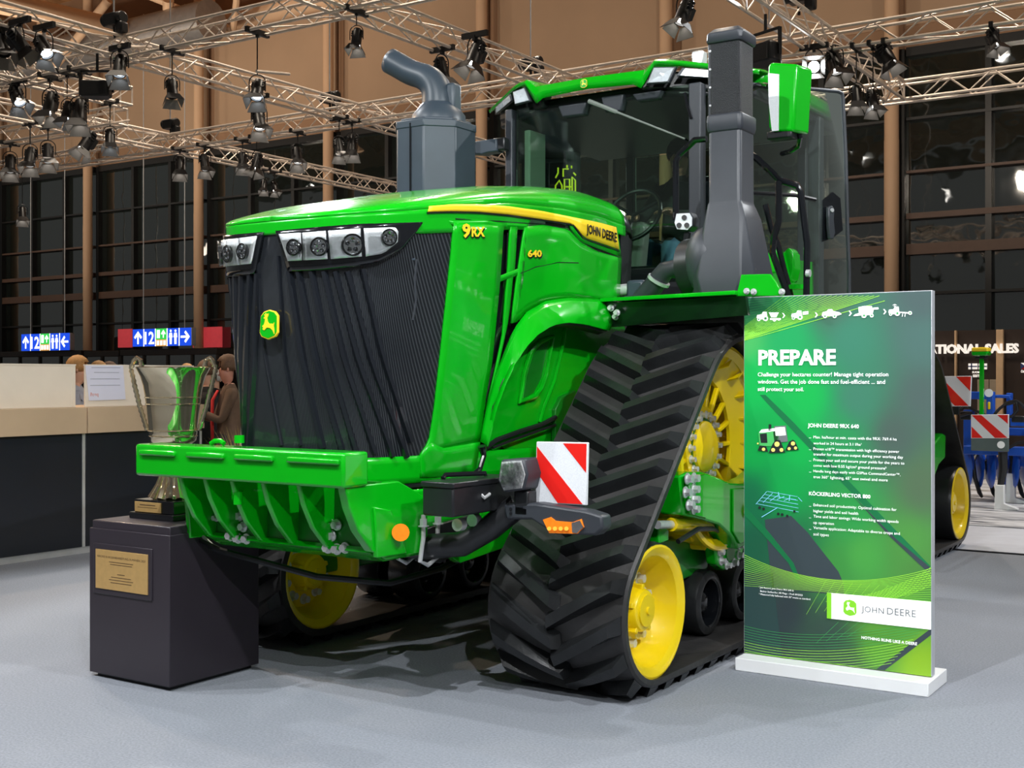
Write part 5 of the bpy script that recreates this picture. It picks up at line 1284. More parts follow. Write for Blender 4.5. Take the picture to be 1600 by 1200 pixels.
bt = MB().box((tx, ty, zb0+.065), (.30, .26, .068)).build('base_block', DARK, tro, bev=.004)
MB().box((tx-.04, ty-.134, zb0+.062), (.20, .006, .052)).build('nameplate', BRASS, tro)
worn(tro, tx-.04, ty-.1375, zb0+.073, .12, .004); worn(tro, tx-.04, ty-.1375, zb0+.060, .15, .002)
H = zb0+.10
prof = [(.105, H), (.108, H+.01), (.095, H+.03), (.075, H+.07), (.06, H+.12), (.045, H+.17), (.03, H+.20), (.04, H+.22), (.028, H+.24), (.05, H+.275), (.10, H+.29), (.118, H+.305), (.125, H+.36), (.128, H+.40), (.134, H+.45), (.140, H+.50), (.146, H+.55), (.155, H+.60), (.168, H+.645), (.188, H+.685), (.193, H+.692), (.190, H+.697), (.165, H+.655), (.145, H+.58), (.125, H+.40), (.05, H+.30), (.001, H+.295)]
MB().lathe(prof, (tx, ty, 0), (0, 0, 1), 48, cap=False).build('cup', GOLD, tro, ang=50)
for z, r in ((H+.36, .127), (H+.50, .141), (H+.535, .145), (H+.33, .123)):
    MB().tube([(tx+math.cos(t)*r, ty+math.sin(t)*r, z) for t in [2*PI*k/40 for k in range(40)]], .004, 6, closed=True).build('band', GOLD, tro)
for s in (-1, 1):
    d = V((_c, _s, 0))*s
    P = [V((tx, ty, H+.69))+d*.165, V((tx, ty, H+.735))+d*.175, V((tx, ty, H+.745))+d*.20, V((tx, ty, H+.69))+d*.225, V((tx, ty, H+.60))+d*.205, V((tx, ty, H+.48))+d*.175, V((tx, ty, H+.36))+d*.138]
    Q = resample(P, 36); mb = MB(); mb.tube(Q, [.010+.004*(k % 2) for k in range(36)], 8); mb.build('handle', GOLD, tro)
for k in range(14):
    a = 2*PI*k/14; mb = MB(); mb.tube([(tx+math.cos(a)*.112, ty+math.sin(a)*.112, H+.005), (tx+math.cos(a)*.078, ty+math.sin(a)*.078, H+.07), (tx+math.cos(a)*.05, ty+math.sin(a)*.05, H+.16)], [.02, .014, .006], 6); mb.build('foot_flute', GOLD, tro)
tag(MB().lathe([(.018, 0), (.02, .01), (.008, .02), (.001, .021)], ay(189, 815, -1.05)*1.0, (0, 0, 1), 12, cap=False).build('white_cap', WHITE), 'small white cap lying on the pedestal top, left of the trophy', 'cap').location = (0, 0, 0)
cb = MB().tube([V(p) for p in ((-.52, -.95, .86), (-.58, -1.0, .80), (-.56, -1.02, .72), (-.45, -1.0, .68), (-.2, -.96, .64), (.10, -.88, .58), (.32, -.6, .53), (.34, -.2, .55), (.30, .3, .62))], .017, 8)
cb.build('winch_cable', BLACK, TRC)
cb = MB().tube([V(p) for p in ((-.50, -.95, .88), (-.57, -1.0, .83), (-.575, -1.02, .76), (-.50, -1.0, .70))], .010, 8); cb.build('winch_cable', mat('silver_cable', (.4, .4, .42), .35, metal=.8), TRC)

# ================================================= RECEPTION COUNTER
ct = thing('reception_counter', 'long reception counter with black base, light wood band and frosted panels at far left', 'counter', (-5.2, 1.0, 0))
KX = -4.90; KY0, KY1 = -3.2, ax(312, 760, KX).y; KS = ax(131, 760, KX).y
WOOD = mat('light_wood_band', srgb(196, 170, 140), .45, var=.08, vscale=2, bump=.05, bscale=20)
NAVY = mat('blue_black_front', (.014, .017, .024), .30, var=.05)
FROST = mat('frosted_panel', srgb(214, 202, 186), .40, var=.03, emit=.12)
for y0, y1 in ((KY0, KS-.02), (KS+.02, KY1)):
    MB().box((KX-.03, (y0+y1)/2, .56), (.06, y1-y0, 1.0)).build('front_panel', NAVY, ct, bev=.003)
    MB().box((KX, (y0+y1)/2, 1.175), (.10, y1-y0+.03, .23)).build('wood_band', WOOD, ct, bev=.003)
MB().box((KX-.02, KS, .56), (.04, .03, 1.0)).build('seam_strip', STEEL, ct); MB().box((KX-.02, KY1+.01, .56), (.05, .025, 1.1)).build('seam_strip', STEEL, ct)
MB().box((KX-.04, (KY0+KY1)/2, .03), (.05, KY1-KY0, .06)).build('plinth', STEEL, ct)
MB().box((KX-.40, (KY0+KY1)/2, 1.27), (.75, KY1-KY0, .04)).build('worktop', WOOD, ct, bev=.004)
ga, gb = ax(117, 600, KX-.1).y, ax(132, 600, KX-.1).y
for y0, y1 in ((KY0, ga), (gb, KY1)):
    MB().box((KX-.10, (y0+y1)/2, 1.475), (.02, y1-y0, .37)).build('frosted_screen', FROST, ct, bev=.002)
    MB().box((KX-.10, (y0+y1)/2, 1.662), (.035, y1-y0, .012)).build('screen_rail', FROST, ct)
MB().box((KX-.10, ax(113, 600, KX-.1).y, 1.475), (.03, .02, .36)).build('screen_edge', FROST, ct)
pap = [ax(a, b, KX-.075) for a, b in ((133, 571), (192, 571), (196, 624), (139, 626))]
pp_ = MB().prism(pap, (.003, 0, 0)).build('paper_sheet', mat('backlit_paper', srgb(205, 205, 220), .6, emit=.1, var=.02))
tag(pp_, 'white paper notice hung on the frosted counter screen', 'notice')
ey = (pap[1]-pap[0]).normalized(); ez = V((0, 0, 1))
def papertext(txt, px, py, px1, m):
    tm = text_mb(txt, 1, 0.); w0 = max(p[0] for p in tm.v); a, c = ax(px, py, KX-.071), ax(px1, py, KX-.071); s = (c.y-a.y)/w0
    tm.v = [(KX-.071, c.y-p[0]*s, a.z+p[1]*s) for p in tm.v]; tm.build('paper_line', m, pp_, ang=0)
PG = mat('grey_ink', (.15, .15, .18), .6, var=0)
papertext('profi', 141, 619, 154, mat('orange_ink', (.7, .2, .1), .6, var=0))
ln = MB()
for (a, b, c) in ((143, 188, 574.5), (147, 186, 582), (141, 187, 592), (141, 188, 602)): p, q = ax(a, b and c, KX-.071), ax(b, c, KX-.071); ln.box((p+q)/2, (.001, abs(q.y-p.y), .003))
ln.build('paper_line', PG, pp_)

# ================================================= PEOPLE
SKIN = mat('skin', (.55, .30, .20), .5, var=.06); SKIN2 = mat('ruddy_skin', (.50, .22, .15), .5, var=.06)
def cloth(n, c): return mat(n, c, .85, var=.12, vscale=14, bump=.15, bscale=90)
def person(label, loc, face, h, top, legs, hairc, sit=False, lean=0., arms=None, skin=SKIN, long_hair=False, jacket=None, glasses=False, front=None):
    t = thing('person', label, 'person', loc, face, world_parts=False)
    k = h/1.75
    if sit: hz = .50; knee = [(.42, .10, .50), (.42, -.10, .50)]; foot = [(.42, .10, .07), (.42, -.10, .07)]
    else: hz = .93; knee = [(.02, .10, .50), (.02, -.10, .50)]; foot = [(-.01, .11, .07), (-.01, -.11, .07)]
    L = lambda x, z: (x+math.sin(lean)*(z-hz), z if lean == 0 else hz+(z-hz)*math.cos(lean))
    j = {}
    def P(x, y, z):
        a, b = L(x, z); return (a*k, y*k, b*k)
    J = [((0, 0, hz*k), .155, .13)]; E_ = []
    def addj(p, r, par, r2=None): J.append((p, r*k, (r2 or r)*k)); E_.append((par, len(J)-1)); return len(J)-1
    ab = addj(P(0, 0, hz+.17), .135, 0, .15); ch = addj(P(-.01, 0, hz+.36), .135, ab, .165); nb = addj(P(-.01, 0, hz+.50), .075, ch, .10); nk = addj(P(.0, 0, hz+.57), .055, nb); hd0 = addj(P(.025, 0, hz+.66), .075, nk, .08); hd1 = addj(P(.02, 0, hz+.75), .085, hd0, .098)
    for q, sy in enumerate((1, -1)):
        sh = addj(P(-.01, sy*.17, hz+.46), .07, nb); A = (arms or [((.03, .25, hz+.20), (.12, .26, hz-.02)), ((.03, .25, hz+.20), (.12, .26, hz-.02))])[q]
        el = addj(P(A[0][0], sy*A[0][1], A[0][2]), .05, sh); wr = addj(P(A[1][0], sy*A[1][1], A[1][2]), .033, el)
        hp_1 = addj((0, sy*.10*k, (hz-.06)*k), .105, 0); kn = addj(tuple(c*k for c in knee[q]), .068, hp_1); an = addj(tuple(c*k for c in foot[q]), .045, kn); toe = addj(((foot[q][0]+.16)*k, foot[q][1]*k, .045*k), .04, an, .03)
        # hand: palm with five fingers
        d = (V(J[wr][0])-V(J[el][0])).normalized(); sd = d.cross(V((0, 0, 1))); sd = sd.normalized() if sd.length > .1 else V((0, 1, 0)); w0 = V(J[wr][0])
        pa = addj(tuple(w0+d*.07*k), .036, wr, .022)
        for f_ in range(4):
            o = sd*(f_-1.5)*.020*k; ln_ = (.075, .088, .082, .062)[f_]
            f1 = addj(tuple(w0+d*.085*k+o), .010, pa); f2 = addj(tuple(w0+d*(.085+ln_*.6)*k+o*1.15+V((0, 0, -.012*k))), .009, f1); addj(tuple(w0+d*(.085+ln_)*k+o*1.15+V((0, 0, -.03*k))), .007, f2)
        t1 = addj(tuple(w0+d*.045*k+sd*.042*k*(-sy)), .011, pa); addj(tuple(w0+d*.10*k+sd*.058*k*(-sy)), .008, t1)
    me = bpy.data.meshes.new('body'); me.from_pydata([q[0] for q in J], E_, []); o = bpy.data.objects.new('body', me); C.objects.link(o)
    sk_ = o.modifiers.new('skin', 'SKIN'); sk_.use_smooth_shade = True
    for i, q in enumerate(J): me.skin_vertices[0].data[i].radius = (q[1], q[2])
    me.skin_vertices[0].data[0].use_root = True
    sb = o.modifiers.new('sub', 'SUBSURF'); sb.levels = 1; sb.render_levels = 1
    dg = bpy.context.evaluated_depsgraph_get(); me2 = bpy.data.meshes.new_from_object(o.evaluated_get(dg)); bpy.data.objects.remove(o)
    me2.name = 'body'; me2.materials.clear()
    shoe = MATS.get('shoe_leather') or mat('shoe_leather', (.02, .018, .016), .5)
    for mm in (skin, top, legs, shoe): me2.materials.append(mm)
    wrs = [V(q[0]) for q, i in zip(J, range(len(J))) if abs(q[1]-.033*k) < 1e-6]
    nkp = V(J[nk][0])
    for p in me2.polygons:
        c = p.center; p.use_smooth = True
        i = 1
        if c.z < .09*k: i = 3
        elif c.z < (hz+.02)*k and min((c-wq).length for wq in wrs) > .13*k and abs(c.y) < .2*k: i = 2
        elif min((c-(wq)).length for wq in wrs) < .05*k or any((c-wq).length < .22*k and (c-V(J[nb][0])).length > .3*k and c.x > wq.x+.01*k for wq in wrs): i = 0
        if c.z > nkp.z-.01*k and (c-nkp).length < .32*k: i = 0
        p.material_index = i
    link('body', me2, t)
    hc = V(J[hd1][0])-V((0, 0, .02*k)); R = .108*k
    q = MB(); q.ball(hc+V((-.018*k, 0, .022*k)), R*1.06, 16, (1.02, .88, 1.02))
    q.f = [f_ for f_ in q.f if (sum(q.v[i][0] for i in f_)/len(f_)-hc.x < .055*k and not (sum(q.v[i][2] for i in f_)/len(f_) < hc.z-(.10 if long_hair else .03)*k)) or sum(q.v[i][2] for i in f_)/len(f_) > hc.z+.075*k]
    if hairc: q.build('hair', hairc, t, solid=.012*k)
    fx = hc.x+.082*k
    for sy in (-1, 1):
        MB().ball((fx, sy*.032*k, hc.z-.005*k), .013*k, 8).build('eye', MATS.get('eye') or mat('eye', (.02, .015, .012), .2), t)
        MB().ball((hc.x-.005*k, sy*.092*k, hc.z-.01*k), .026*k, 8, (.6, .4, 1.1)).build('ear', skin, t)
    MB().prism([(fx+.005*k, -.012*k, hc.z-.05*k), (fx+.005*k, .012*k, hc.z-.05*k), (fx+.002*k, .006*k, hc.z), (fx+.002*k, -.006*k, hc.z)], (.028*k, 0, -.008*k)).build('nose', skin, t, bev=.006*k)
    MB().ball((fx-.004*k, 0, hc.z-.075*k), .022*k, 8, (.5, 1, .3)).build('mouth', MATS.get('lips') or mat('lips', (.38, .10, .09), .5), t)
    if glasses:
        g = MB()
        for sy in (-1, 1): g.tube([(fx+.015*k, sy*.033*k+.022*k*math.cos(a), hc.z-.003*k+.018*k*math.sin(a)) for a in [2*PI*i/12 for i in range(12)]], .003*k, 5, closed=True); g.cyl((fx+.012*k, sy*.055*k, hc.z), (hc.x, sy*.09*k, hc.z+.005*k), .003*k, n=5)
        g.build('glasses', DARK, t)
    if front:
        rows = [[V(P(math.cos(a)*r*1.03, math.sin(a)*w_, z)) for a in (-.42, -.2, 0, .2, .42)] for (z, r, w_) in ((hz-.02, .165, .15), (hz+.2, .17, .16), (hz+.4, .165, .16), (hz+.50, .11, .12))]
        MB().grid(rows).build('red_top_front', front, t, solid=.012, ang=80)
    if jacket:
        g = MB(); rows = []
        for (z, r, w_) in ((hz-.12, .17, .20), (hz+.05, .165, .195), (hz+.25, .165, .20), (hz+.42, .15, .215), (hz+.50, .10, .15)):
            row = []
            for i in range(17):
                a = .35+(2*PI-.7)*i/16; p = P(math.cos(a)*r*1.02-.005, math.sin(a)*w_*1.02, z); row.append(V(p))
            rows.append(row)
        g.grid(rows); g.build('jacket', jacket, t, solid=.015, ang=80)
    return t
def at_depth(px, Z): r = ray(px, 590); p = CAM+r*(Z/1.0); return V((p.x, p.y, 0))
HBL = mat('sandy_hair', (.38, .20, .07), .7, var=.2, vscale=60); HBR = mat('brown_hair', (.10, .05, .025), .7, var=.2, vscale=60); HGR = mat('grey_hair', (.35, .33, .30), .7, var=.2, vscale=60)
towards = lambda p: math.atan2(CAM.y-p.y, CAM.x-p.x)
hand_up = [((.10, .24, 1.12), (.30, .10, 1.22)), ((.10, .24, 1.12), (.30, .12, 1.18))]
p = at_depth(121, 12.4); person('person with sandy hair in grey shirt, in profile at the gap in the counter screens', p, YAW+.15, 1.73, cloth('grey_shirt', (.30, .31, .36)), cloth('dark_trousers', (.02, .02, .025)), HBL, arms=[((.08, .22, 1.1), (.25, .14, 1.0))]*2)
p = at_depth(357, 12.4); person('person in brown jacket over red top with glasses, facing left beside the grille', p, YAW+PI+.35, 1.74, cloth('brown_jacket', (.11, .065, .04)), cloth('charcoal_trousers', (.05, .045, .045)), HBR, arms=hand_up, skin=SKIN2, front=cloth('red_top', (.55, .02, .02)), glasses=True)
p = at_depth(341, 15.5); person('older person with short grey hair and pale vest looking down, behind the brown jacket', p, YAW-PI/2-.2, 1.62, cloth('pale_shirt', (.55, .55, .55)), cloth('blue_grey_trousers', (.06, .07, .09)), HGR, arms=hand_up, lean=.15)
p = at_depth(322, 13.3); person('person in a long black coat standing right of the trophy cup', p, YAW+PI/2, 1.70, cloth('black_coat', (.008, .008, .010)), cloth('black_trousers', (.01, .01, .012)), HBR, jacket=cloth('black_overcoat', (.007, .007, .009)))
p = at_depth(154, 14.2); person('person with brown hair behind the counter, only the hair showing over the screen, left one', p, YAW-PI/2, 1.70, cloth('navy_jumper', (.02, .03, .06)), cloth('navy_trousers', (.02, .02, .03)), HBL)
p = at_depth(171, 14.8); person('person with brown hair behind the counter, only the hair showing over the screen, right one', p, YAW-PI/2, 1.70, cloth('grey_jumper', (.10, .10, .11)), cloth('dark_jeans', (.02, .025, .04)), HBR)
p = at_depth(292, 16.9); person('person with brown hair behind the trophy cup, hair showing above the screen', p, YAW-PI/2, 1.70, cloth('green_jumper', (.04, .07, .04)), cloth('blue_jeans', (.03, .05, .09)), HBL)
# driver in the cab seat
person('driver in dark cap and blue jeans sitting in the tractor cab', (.06, 3.28, 2.06), -PI/2, 1.72, cloth('dark_sweater', (.025, .03, .028)), cloth('washed_jeans', (.10, .20, .32)), mat('dark_cap', (.03, .018, .014), .8), sit=True, arms=[((.22, .24, .72), (.50, .16, .72)), ((.20, .24, .72), (.50, .14, .70))])
# tuft of ornamental grass
gx = at_depth(380, 11.6)
gt = thing('potted_grass', 'tuft of yellow-green ornamental grass left of the tractor grille', 'plant', gx, 0, world_parts=False)
mb = MB()
for k in range(260):
    a = random.random()*2*PI; r = random.random()**.5*.15; l = .4+.35*random.random(); b_ = .10+.22*random.random(); d = V((math.cos(a), math.sin(a), 0)); q = V((math.cos(a+1.5), math.sin(a+1.5), 0))*.004; o = d*r+V((0, 0, .42))
    p1, p2 = o+d*b_*.35+V((0, 0, l*.6)), o+d*b_+V((0, 0, l*.92)); mb.add([o-q, o+q, p1+q*.8, p2, p1-q*.8], [(0, 1, 2, 4), (4, 2, 3)])
mb.build('grass_blades', mat('straw_green_grass', (.34, .26, .08), .7, var=.35, vscale=12), gt, ang=0, kind='stuff')
MB().lathe([(.15, 0), (.20, .40), (.21, .43), (.18, .43), (.17, .40)], (0, 0, 0), (0, 0, 1), 24, cap=False).build('pot', BLACK, gt)
MB().cyl((0, 0, .35), (0, 0, .41), .17, n=20).build('soil', mat('soil', (.03, .02, .015), .9), gt)

# ================================================= BACKGROUND: DOORWAYS AND HANGING WAYFINDING SIGNS
VY = WALLY-1.75
def wallbox(px0, py0, px1, py1, y, d, name, m, label=None, cat=None, parent=None, bev=.01):
    a, b = ay(px0, py0, y), ay(px1, py1, y); a2 = ay((px0+px1)/2, py0, y).z; b2 = ay((px0+px1)/2, py1, y).z
    o = MB().box(((a.x+b.x)/2, y+d/2, (a2+b2)/2), (abs(b.x-a.x), d, abs(a2-b2))).build(name, m, parent, bev=bev)
    if label: tag(o, label, cat)
    return o
DGB = mat('dark_brown_lobby', (.035, .027, .022), .5, var=.1)
for (pa, pb, ptop, lab) in ((-60, 126, 549, 'brown-black entrance lobby under the left wayfinding sign'), (131, 185, 548, 'dark doorway lobby between the two wayfinding signs'), (187, 338, 545, 'glazed entrance lobby under the right wayfinding sign')):
    a, b = ay(pa, 600, VY), ay(pb, 600, VY); zt_ = ay((pa+pb)/2, ptop, VY).z
    lb = thing('entrance_lobby', lab, 'entrance', ((a.x+b.x)/2, VY+.5, 0))
    MB().box(((a.x+b.x)/2, VY+.5, zt_-.1), (b.x-a.x, 1.0, .2)).build('roof', DGB, lb, bev=.02)
    MB().box(((a.x+b.x)/2, VY+1.0, zt_/2-.1), (b.x-a.x, .1, zt_-.2)).build('rear_wall', DGB, lb)
    n_ = max(2, int((b.x-a.x)/1.0))
    for k in range(n_+1): MB().box((a.x+(b.x-a.x)*k/n_, VY+.06, zt_/2-.1), (.07, .10, zt_-.2)).build('post', DGB, lb)
    for k in range(n_): MB().box((a.x+(b.x-a.x)*(k+.5)/n_, VY+.08, zt_/2-.1), ((b.x-a.x)/n_-.07, .03, zt_-.2)).build('pane', FGL, lb)
PINK = mat('lit_red_banner', (.55, .05, .06), .5, emit=.35, var=.1)
for (a, b, c, d_, l_) in ((184, 514, 206, 543, 'red lit banner left of the right wayfinding sign'), (301, 511, 346, 543, 'red lit banner right of the right wayfinding sign')):
    o = wallbox(a, b, c, d_, WALLY-.09, .05, 'red_banner', PINK, l_, 'banner')
SBL = mat('lit_sign_blue', (.008, .055, .55), .4, emit=.9, var=0); SWH = mat('lit_sign_white', (.9, .92, .95), .4, emit=1.1, var=0); SGR = mat('lit_sign_green', (.03, .50, .07), .4, emit=.8, var=0); SOR = mat('lit_sign_orange', (.60, .30, .08), .4, emit=.7, var=0)
def waysign(px0, px1, py0, py1, left, label):
    y = VY-.2; a, b = ay(px0, py0, y), ay(px1, py1, y); zc_ = (ay((px0+px1)/2, (py0+py1)/2, y)).z; H_ = abs(ay((px0+px1)/2, py0, y).z-ay((px0+px1)/2, py1, y).z)*.98; W_ = b.x-a.x
    t = thing('wayfinding_sign', label, 'sign', ((a.x+b.x)/2, y, zc_-H_/2))
    MB().box(((a.x+b.x)/2, y+.10, zc_), (W_, .18, H_)).build('sign_box', STEEL, t, bev=.01)
    n_ = 5; w_ = W_/n_
    for s in (-.35, .35): MB().cyl(((a.x+b.x)/2+s*W_, y+.1, zc_+H_/2), ((a.x+b.x)/2+s*W_, y+.1, 13.2), .015, n=6).build('hanging_wire', STEEL, t)
    def quadp(k, P, m, off, name): 
        x_0 = a.x+w_*(k+.5); MB().prism([(x_0+x*w_, y-off, zc_+z*H_) for x, z in P], (0, .006, 0)).build(name, m, t, ang=0)
    for k in range(5): quadp(k, [(-.47, -.5), (.47, -.5), (.47, .5), (-.47, .5)], SBL if k != 2 else SOR, .002, 'sign_face')
    for k in range(1, 5): MB().box((a.x+w_*k, y-.003, zc_), (w_*.06, .01, H_)).build('divider', SWH, t)
    up = [(-.06, -.36), (.06, -.36), (.06, .12), (.24, -.06), (.34, .04), (0, .38), (-.34, .04), (-.24, -.06), (-.06, .12)]
    quadp(0, up, SWH, .01, 'arrow')
    quadp(2, [(-.47, -.12), (.47, -.12), (.47, .5), (-.47, .5)], SGR, .004, 'sign_face')
    quadp(2, [(x*.55+.18, z*.6+.19) for x, z in up], SWH, .01, 'arrow'); quadp(2, [(-.36, -.04), (-.12, -.04), (-.12, .42), (-.36, .42)], SWH, .01, 'pictogram')
    for q in (-.28, 0, .28): quadp(2, [(q-.09, -.44), (q+.09, -.44), (q+.09, -.18), (q+.03, -.18), (q+.03, -.3), (q-.03, -.3), (q-.03, -.18), (q-.09, -.18)], SWH, .01, 'pictogram')
    for q in (-.2, .2):
        quadp(3, [(q-.08, -.4), (q-.02, -.4), (q, -.1), (q+.02, -.4), (q+.08, -.4), (q+.09, 0), (q+.15, -.02), (q+.10, .24), (q-.10, .24), (q-.15, -.02), (q-.09, 0)], SWH, .01, 'pictogram'); quadp(3, [(q+.075*math.cos(u), .35+.07*math.sin(u)) for u in [2*PI*i/10 for i in range(10)]], SWH, .01, 'pictogram')
    s = 1 if not left else -1; quadp(4, [(s*z, x) for x, z in up][::s], SWH, .01, 'arrow')
    tm = text_mb('12', 1, 0., .02); xs = [p[0] for p in tm.v]; ys = [p[1] for p in tm.v]; sc = H_*.72/(max(ys)-min(ys)); x_0 = a.x+w_*1.5-(max(xs)+min(xs))/2*sc
    tm.v = [(x_0+p[0]*sc, y-.01, zc_-H_*.36+p[1]*sc) for p in tm.v]; tm.build('number', SWH, t, ang=0)
waysign(33, 109, 521, 548, True, 'hanging blue wayfinding sign with number 12 and a left arrow, the left one')
waysign(207, 299, 513, 541, False, 'hanging blue wayfinding sign with number 12 and a right arrow, the right one')
# ================================================= RIGHT BACKGROUND: BOOTH WALL, CULTIVATOR
BY = 19.0; zbt = ay(1520, 516, BY).z; xa, xb = ay(1352, 560, BY).x, 12.0
BW = thing('booth_wall', 'dark brown booth wall with white lettering and pale wooden posts at far right', 'wall', ((xa+xb)/2, BY, 0))
BRW = mat('dark_brown_panel', (.040, .026, .020), .55, var=.06); PALE = mat('pale_wood_post', srgb(226, 190, 150), .5, var=.06)
MB().box(((xa+xb)/2, BY+.1, zbt/2), (xb-xa, .2, zbt)).build('panel', BRW, BW)
for p0, p1, lo in ((1493, 1496, 600), (1558, 1569, 760), (1660, 1671, 760)):
    a, b = ay(p0, 560, BY).x, ay(p1, 560, BY).x; MB().box(((a+b)/2, BY-.05, zbt/2), (b-a, .1, zbt)).build('wood_post', PALE, BW, bev=.01)
t0 = text_mb('INTERNATIONAL SALES', 1, .02, .045); tv = text_mb('TIONAL SALES', 1, .0, .045); wv = max(p[0] for p in tv.v)-min(p[0] for p in tv.v)
a, b = ay(1462, 552, BY-.12), ay(1592, 551, BY-.12); s = (b.x-a.x)/wv; we = max(p[0] for p in t0.v)
LETW = mat('lit_booth_letter', (.9, .85, .78), .5, emit=.45, var=0)
t0.v = [(b.x-(we-p[0])*s, a.y-p[2], a.z+p[1]*s) for p in t0.v]; t0.build('booth_lettering', LETW, BW, ang=0)
FBL = mat('flag_blue', (.05, .07, .22), .6, var=0); 
def flag(px0, py0, px1, py1, kind):
    a, b = ay(px0, py0, BY-.03), ay(px1, py1, BY-.03); w_, h_ = b.x-a.x, a.z-b.z
    f = MB().box((a.x+w_/2, BY-.02, b.z+h_/2), (w_, .02, h_)).build('flag', LETW, BW)
    if kind == 'cross': MB().box((a.x+w_/2, BY-.035, b.z+h_/2), (w_, .01, h_*.2)).build('cross', FBL, f); MB().box((a.x+w_*.36, BY-.035, b.z+h_/2), (w_*.14, .01, h_)).build('cross', FBL, f)
    else: MB().box((a.x+w_/2, BY-.035, b.z+h_*.25), (w_, .01, h_*.5)).build('half', RED, f); MB().prism([(a.x, BY-.045, b.z), (a.x+w_*.5, BY-.045, b.z+h_/2), (a.x, BY-.045, b.z+h_)], (0, .01, 0)).build('wedge', FBL, f)
flag(1513, 568, 1527, 577, 'cross'); flag(1529, 568, 1542, 577, 'cross'); flag(1595, 567, 1609, 577, 'wedge')
for txt, x0_, y0_, w_ in (('SUOMI', 1519, 583, 13), ('EESTI', 1520, 589, 12), ('\u010cESKO', 1595, 582, 14)):
    tm = text_mb(txt, 1, 0., .05); a, b = ay(x0_, y0_, BY-.03), ay(x0_+w_, y0_, BY-.03); s = (b.x-a.x)/max(p[0] for p in tm.v); tm.v = [(a.x+p[0]*s, a.y, a.z+p[1]*s) for p in tm.v]; tm.build('booth_lettering', LETW, BW, ang=0)
for (a, b) in ((1527, 1545), (1546, 1558)): wallbox(a, 593, b, 720, BY-.05, .06, 'door_leaf', mat('pale_door', srgb(170, 155, 135), .5), parent=BW)
# blue cultivator
BLUE = mat('blue_implement_paint', (.010, .085, .50), .35, coat=.4, var=.05)
cu = thing('cultivator', 'blue folding cultivator with discs and black tines behind the tractor at far right', 'implement', (3.0, 10.3, 0))
YC = 10.3
def cbox(px0, py0, px1, py1, y, d, m, name, bev=.01): return wallbox(px0, py0, px1, py1, y, d, name, m, parent=cu, bev=bev)
cbox(1508, 612, 1548, 624, YC+.4, .2, BLUE, 'frame_beam'); cbox(1541, 612, 1552, 648, YC, .12, BLUE, 'upright_plate'); cbox(1548, 617, 1578, 622, YC+.2, .15, BLUE, 'frame_beam'); cbox(1572, 614, 1580, 650, YC+.5, .12, BLUE, 'upright_plate')
cbox(1505, 670, 1760, 682, YC+.7, .2, BLUE, 'frame_beam'); cbox(1505, 700, 1760, 714, YC+.1, .2, BLUE, 'frame_beam'); cbox(1505, 722, 1760, 730, YC+.8, .14, BLUE, 'frame_beam'); cbox(1578, 655, 1760, 668, YC+1.3, .2, BLUE, 'frame_beam'); cbox(1505, 640, 1520, 712, YC+.45, .1, BLUE, 'upright_plate')
for k in range(13):
    px = 1512+18*k; c = ay(px, 733, YC+.3+.25*(k % 2))
    d = MB().lathe([(.03, -.03), (.20, -.02), (.235, 0), (.20, .012), (.03, .012)], c, (.9, .45, 0), 24).build('disc', BLUE, cu)
    MB().tube([c+V((.05, .02, 0)), c+V((.06, .0, .12)), c+V((.02, .05, .25))], .022, 8).build('disc_arm', BLUE, cu)
    px = 1526+22*k; a = ay(px, 708, YC+.5); MB().tube([a, a+V((-.02, -.12, -.10)), a+V((0, -.10, -.30)), a+V((.02, .06, -.50)), a+V((.03, .15, -.56))], [.03, .03, .028, .028, .02], 8).build('tine', BLACK, cu)
for P in (((1500, 640), (1510, 632), (1520, 640), (1535, 646), (1552, 655)), ((1548, 655), (1560, 640), (1575, 628), (1590, 626), (1605, 640), (1615, 660)), ((1500, 650), (1515, 646), (1525, 652), (1540, 648)), ((1570, 655), (1582, 650), (1590, 640), (1588, 628), (1572, 632)), ((1576, 700), (1590, 692), (1610, 690), (1640, 700))):
    MB().tube(resample([ay(a, b, YC-.1) for a, b in P], 14), .018, 8).build('hose', BLACK, cu)
for (a, b, c, d_) in ((1552, 655, 1562, 668), (1580, 650, 1600, 660), (1500, 643, 1516, 656)): cbox(a, b, c, d_, YC-.05, .15, BLACK, 'valve_block')
MB().cyl(ay(1545, 614, YC-.02), ay(1545, 614, YC-.05), .05, n=16).build('pin', SILVER, cu)
cbox(1543, 628, 1547, 640, YC-.03, .03, YELLOW, 'yellow_tag')
marker(cu, ((1470, 588), (1518, 588), (1516, 635), (1468, 635)), 9.75, .03, 'marker_board', [[(.50, .98), (.98, .98), (.98, .5)], [(.02, .95), (.02, .5), (.5, .02), (.95, .02)]])
MB().box(ay(1494, 640, 9.8), (.06, .04, .12)).build('board_arm', BLACK, cu)
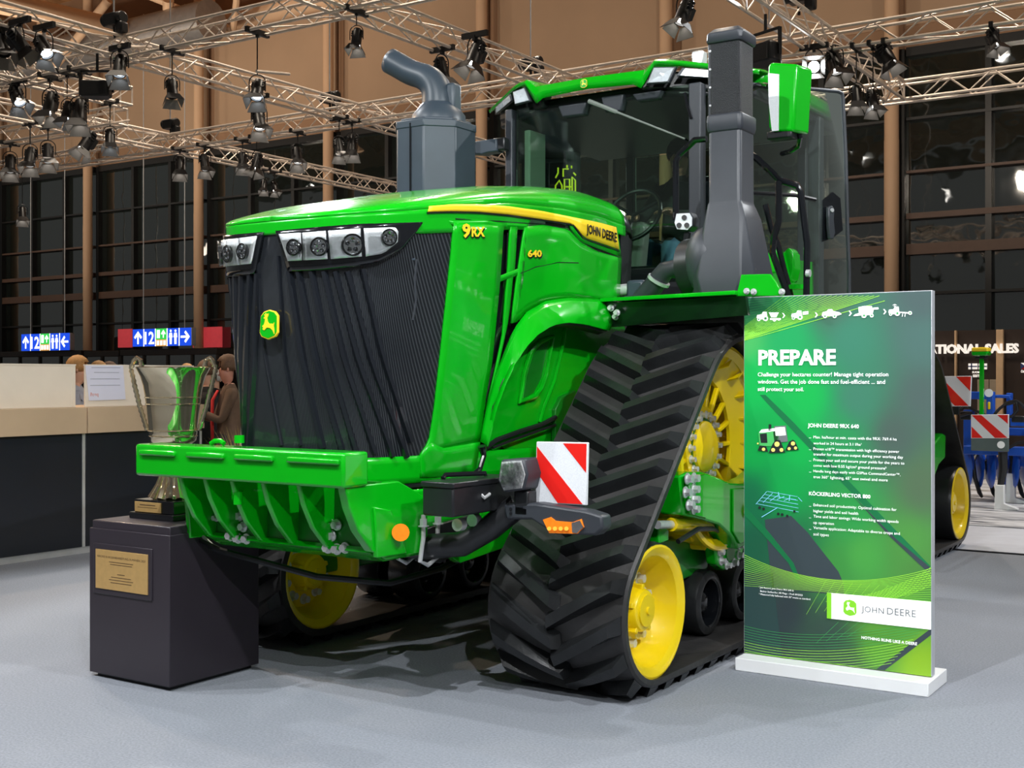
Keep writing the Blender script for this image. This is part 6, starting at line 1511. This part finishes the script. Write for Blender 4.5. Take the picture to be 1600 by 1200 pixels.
b2 = marker(cu, ((1517, 648), (1576, 648), (1576, 685), (1517, 685)), 9.55, .03, 'marker_board', [[(.02, .98), (.28, .98), (.97, .02), (.64, .02)], [(.70, .98), (.98, .98), (.98, .60)], [(.02, .50), (.02, .02), (.32, .02)]])
cbox(1517, 685, 1576, 705, 9.56, .03, mat('grey_plate', (.09, .12, .12), .45), 'lamp_plate')
MB().cyl(ay(1564, 695, 9.55), ay(1564, 695, 9.53), .042, n=20).build('white_reflector', WHITE, cu)
for (px0, px1, pb, y) in ((1562, 1572, 760, 9.75), (1580, 1588, 742, 10.6)):
    a = ay((px0+px1)/2, 706, y); b = ay((px0+px1)/2-4, pb, y); MB().tube([a, a.lerp(b, .5)+V((.02, 0, 0)), b], [.055, .05, .035], 10).build('support_leg', BLACK, cu)
    q = V((b.x, b.y, 0)); MB().prism([(q.x-.06, q.y-.05, 0.009), (q.x+.20, q.y-.05, .009), (q.x+.20, q.y-.05, .03), (q.x+.05, q.y-.05, .08), (q.x+.05, q.y-.05, b.z+.02), (q.x-.05, q.y-.05, b.z+.02)], (0, .09, 0)).build('support_foot', WHITE, cu, bev=.008)
# satellite receiver on a green mast
a = ay(1534, 700, 10.15); zt2 = ay(1534, 556, 10.15).z
rc = thing('satellite_receiver', 'yellow-topped green satellite receiver on a green mast above the blue cultivator', 'receiver', (a.x, 10.15, a.z))
MB().box((a.x, 10.15, (a.z+zt2)/2), (.048, .048, zt2-a.z)).build('mast', GREEN, rc, bev=.004)
w_ = .19
MB().prism([(a.x-w_*.5, 10.02, zt2+.05), (a.x+w_*.5, 10.02, zt2+.05), (a.x+w_*.45, 10.02, zt2+.0), (a.x-w_*.45, 10.02, zt2+.0)], (0, .22, 0)).build('receiver_body', GREEN, rc, bev=.012)
MB().prism([(a.x-w_*.5, 10.02, zt2+.05), (a.x+w_*.5, 10.02, zt2+.05), (a.x+w_*.47, 10.02, zt2+.10), (a.x-w_*.47, 10.02, zt2+.10)], (0, .22, 0)).build('receiver_dome', STRIPE, rc, bev=.012)
MB().box((a.x, 10.13, zt2-.02), (.12, .12, .03)).build('bracket', BLACK, rc)
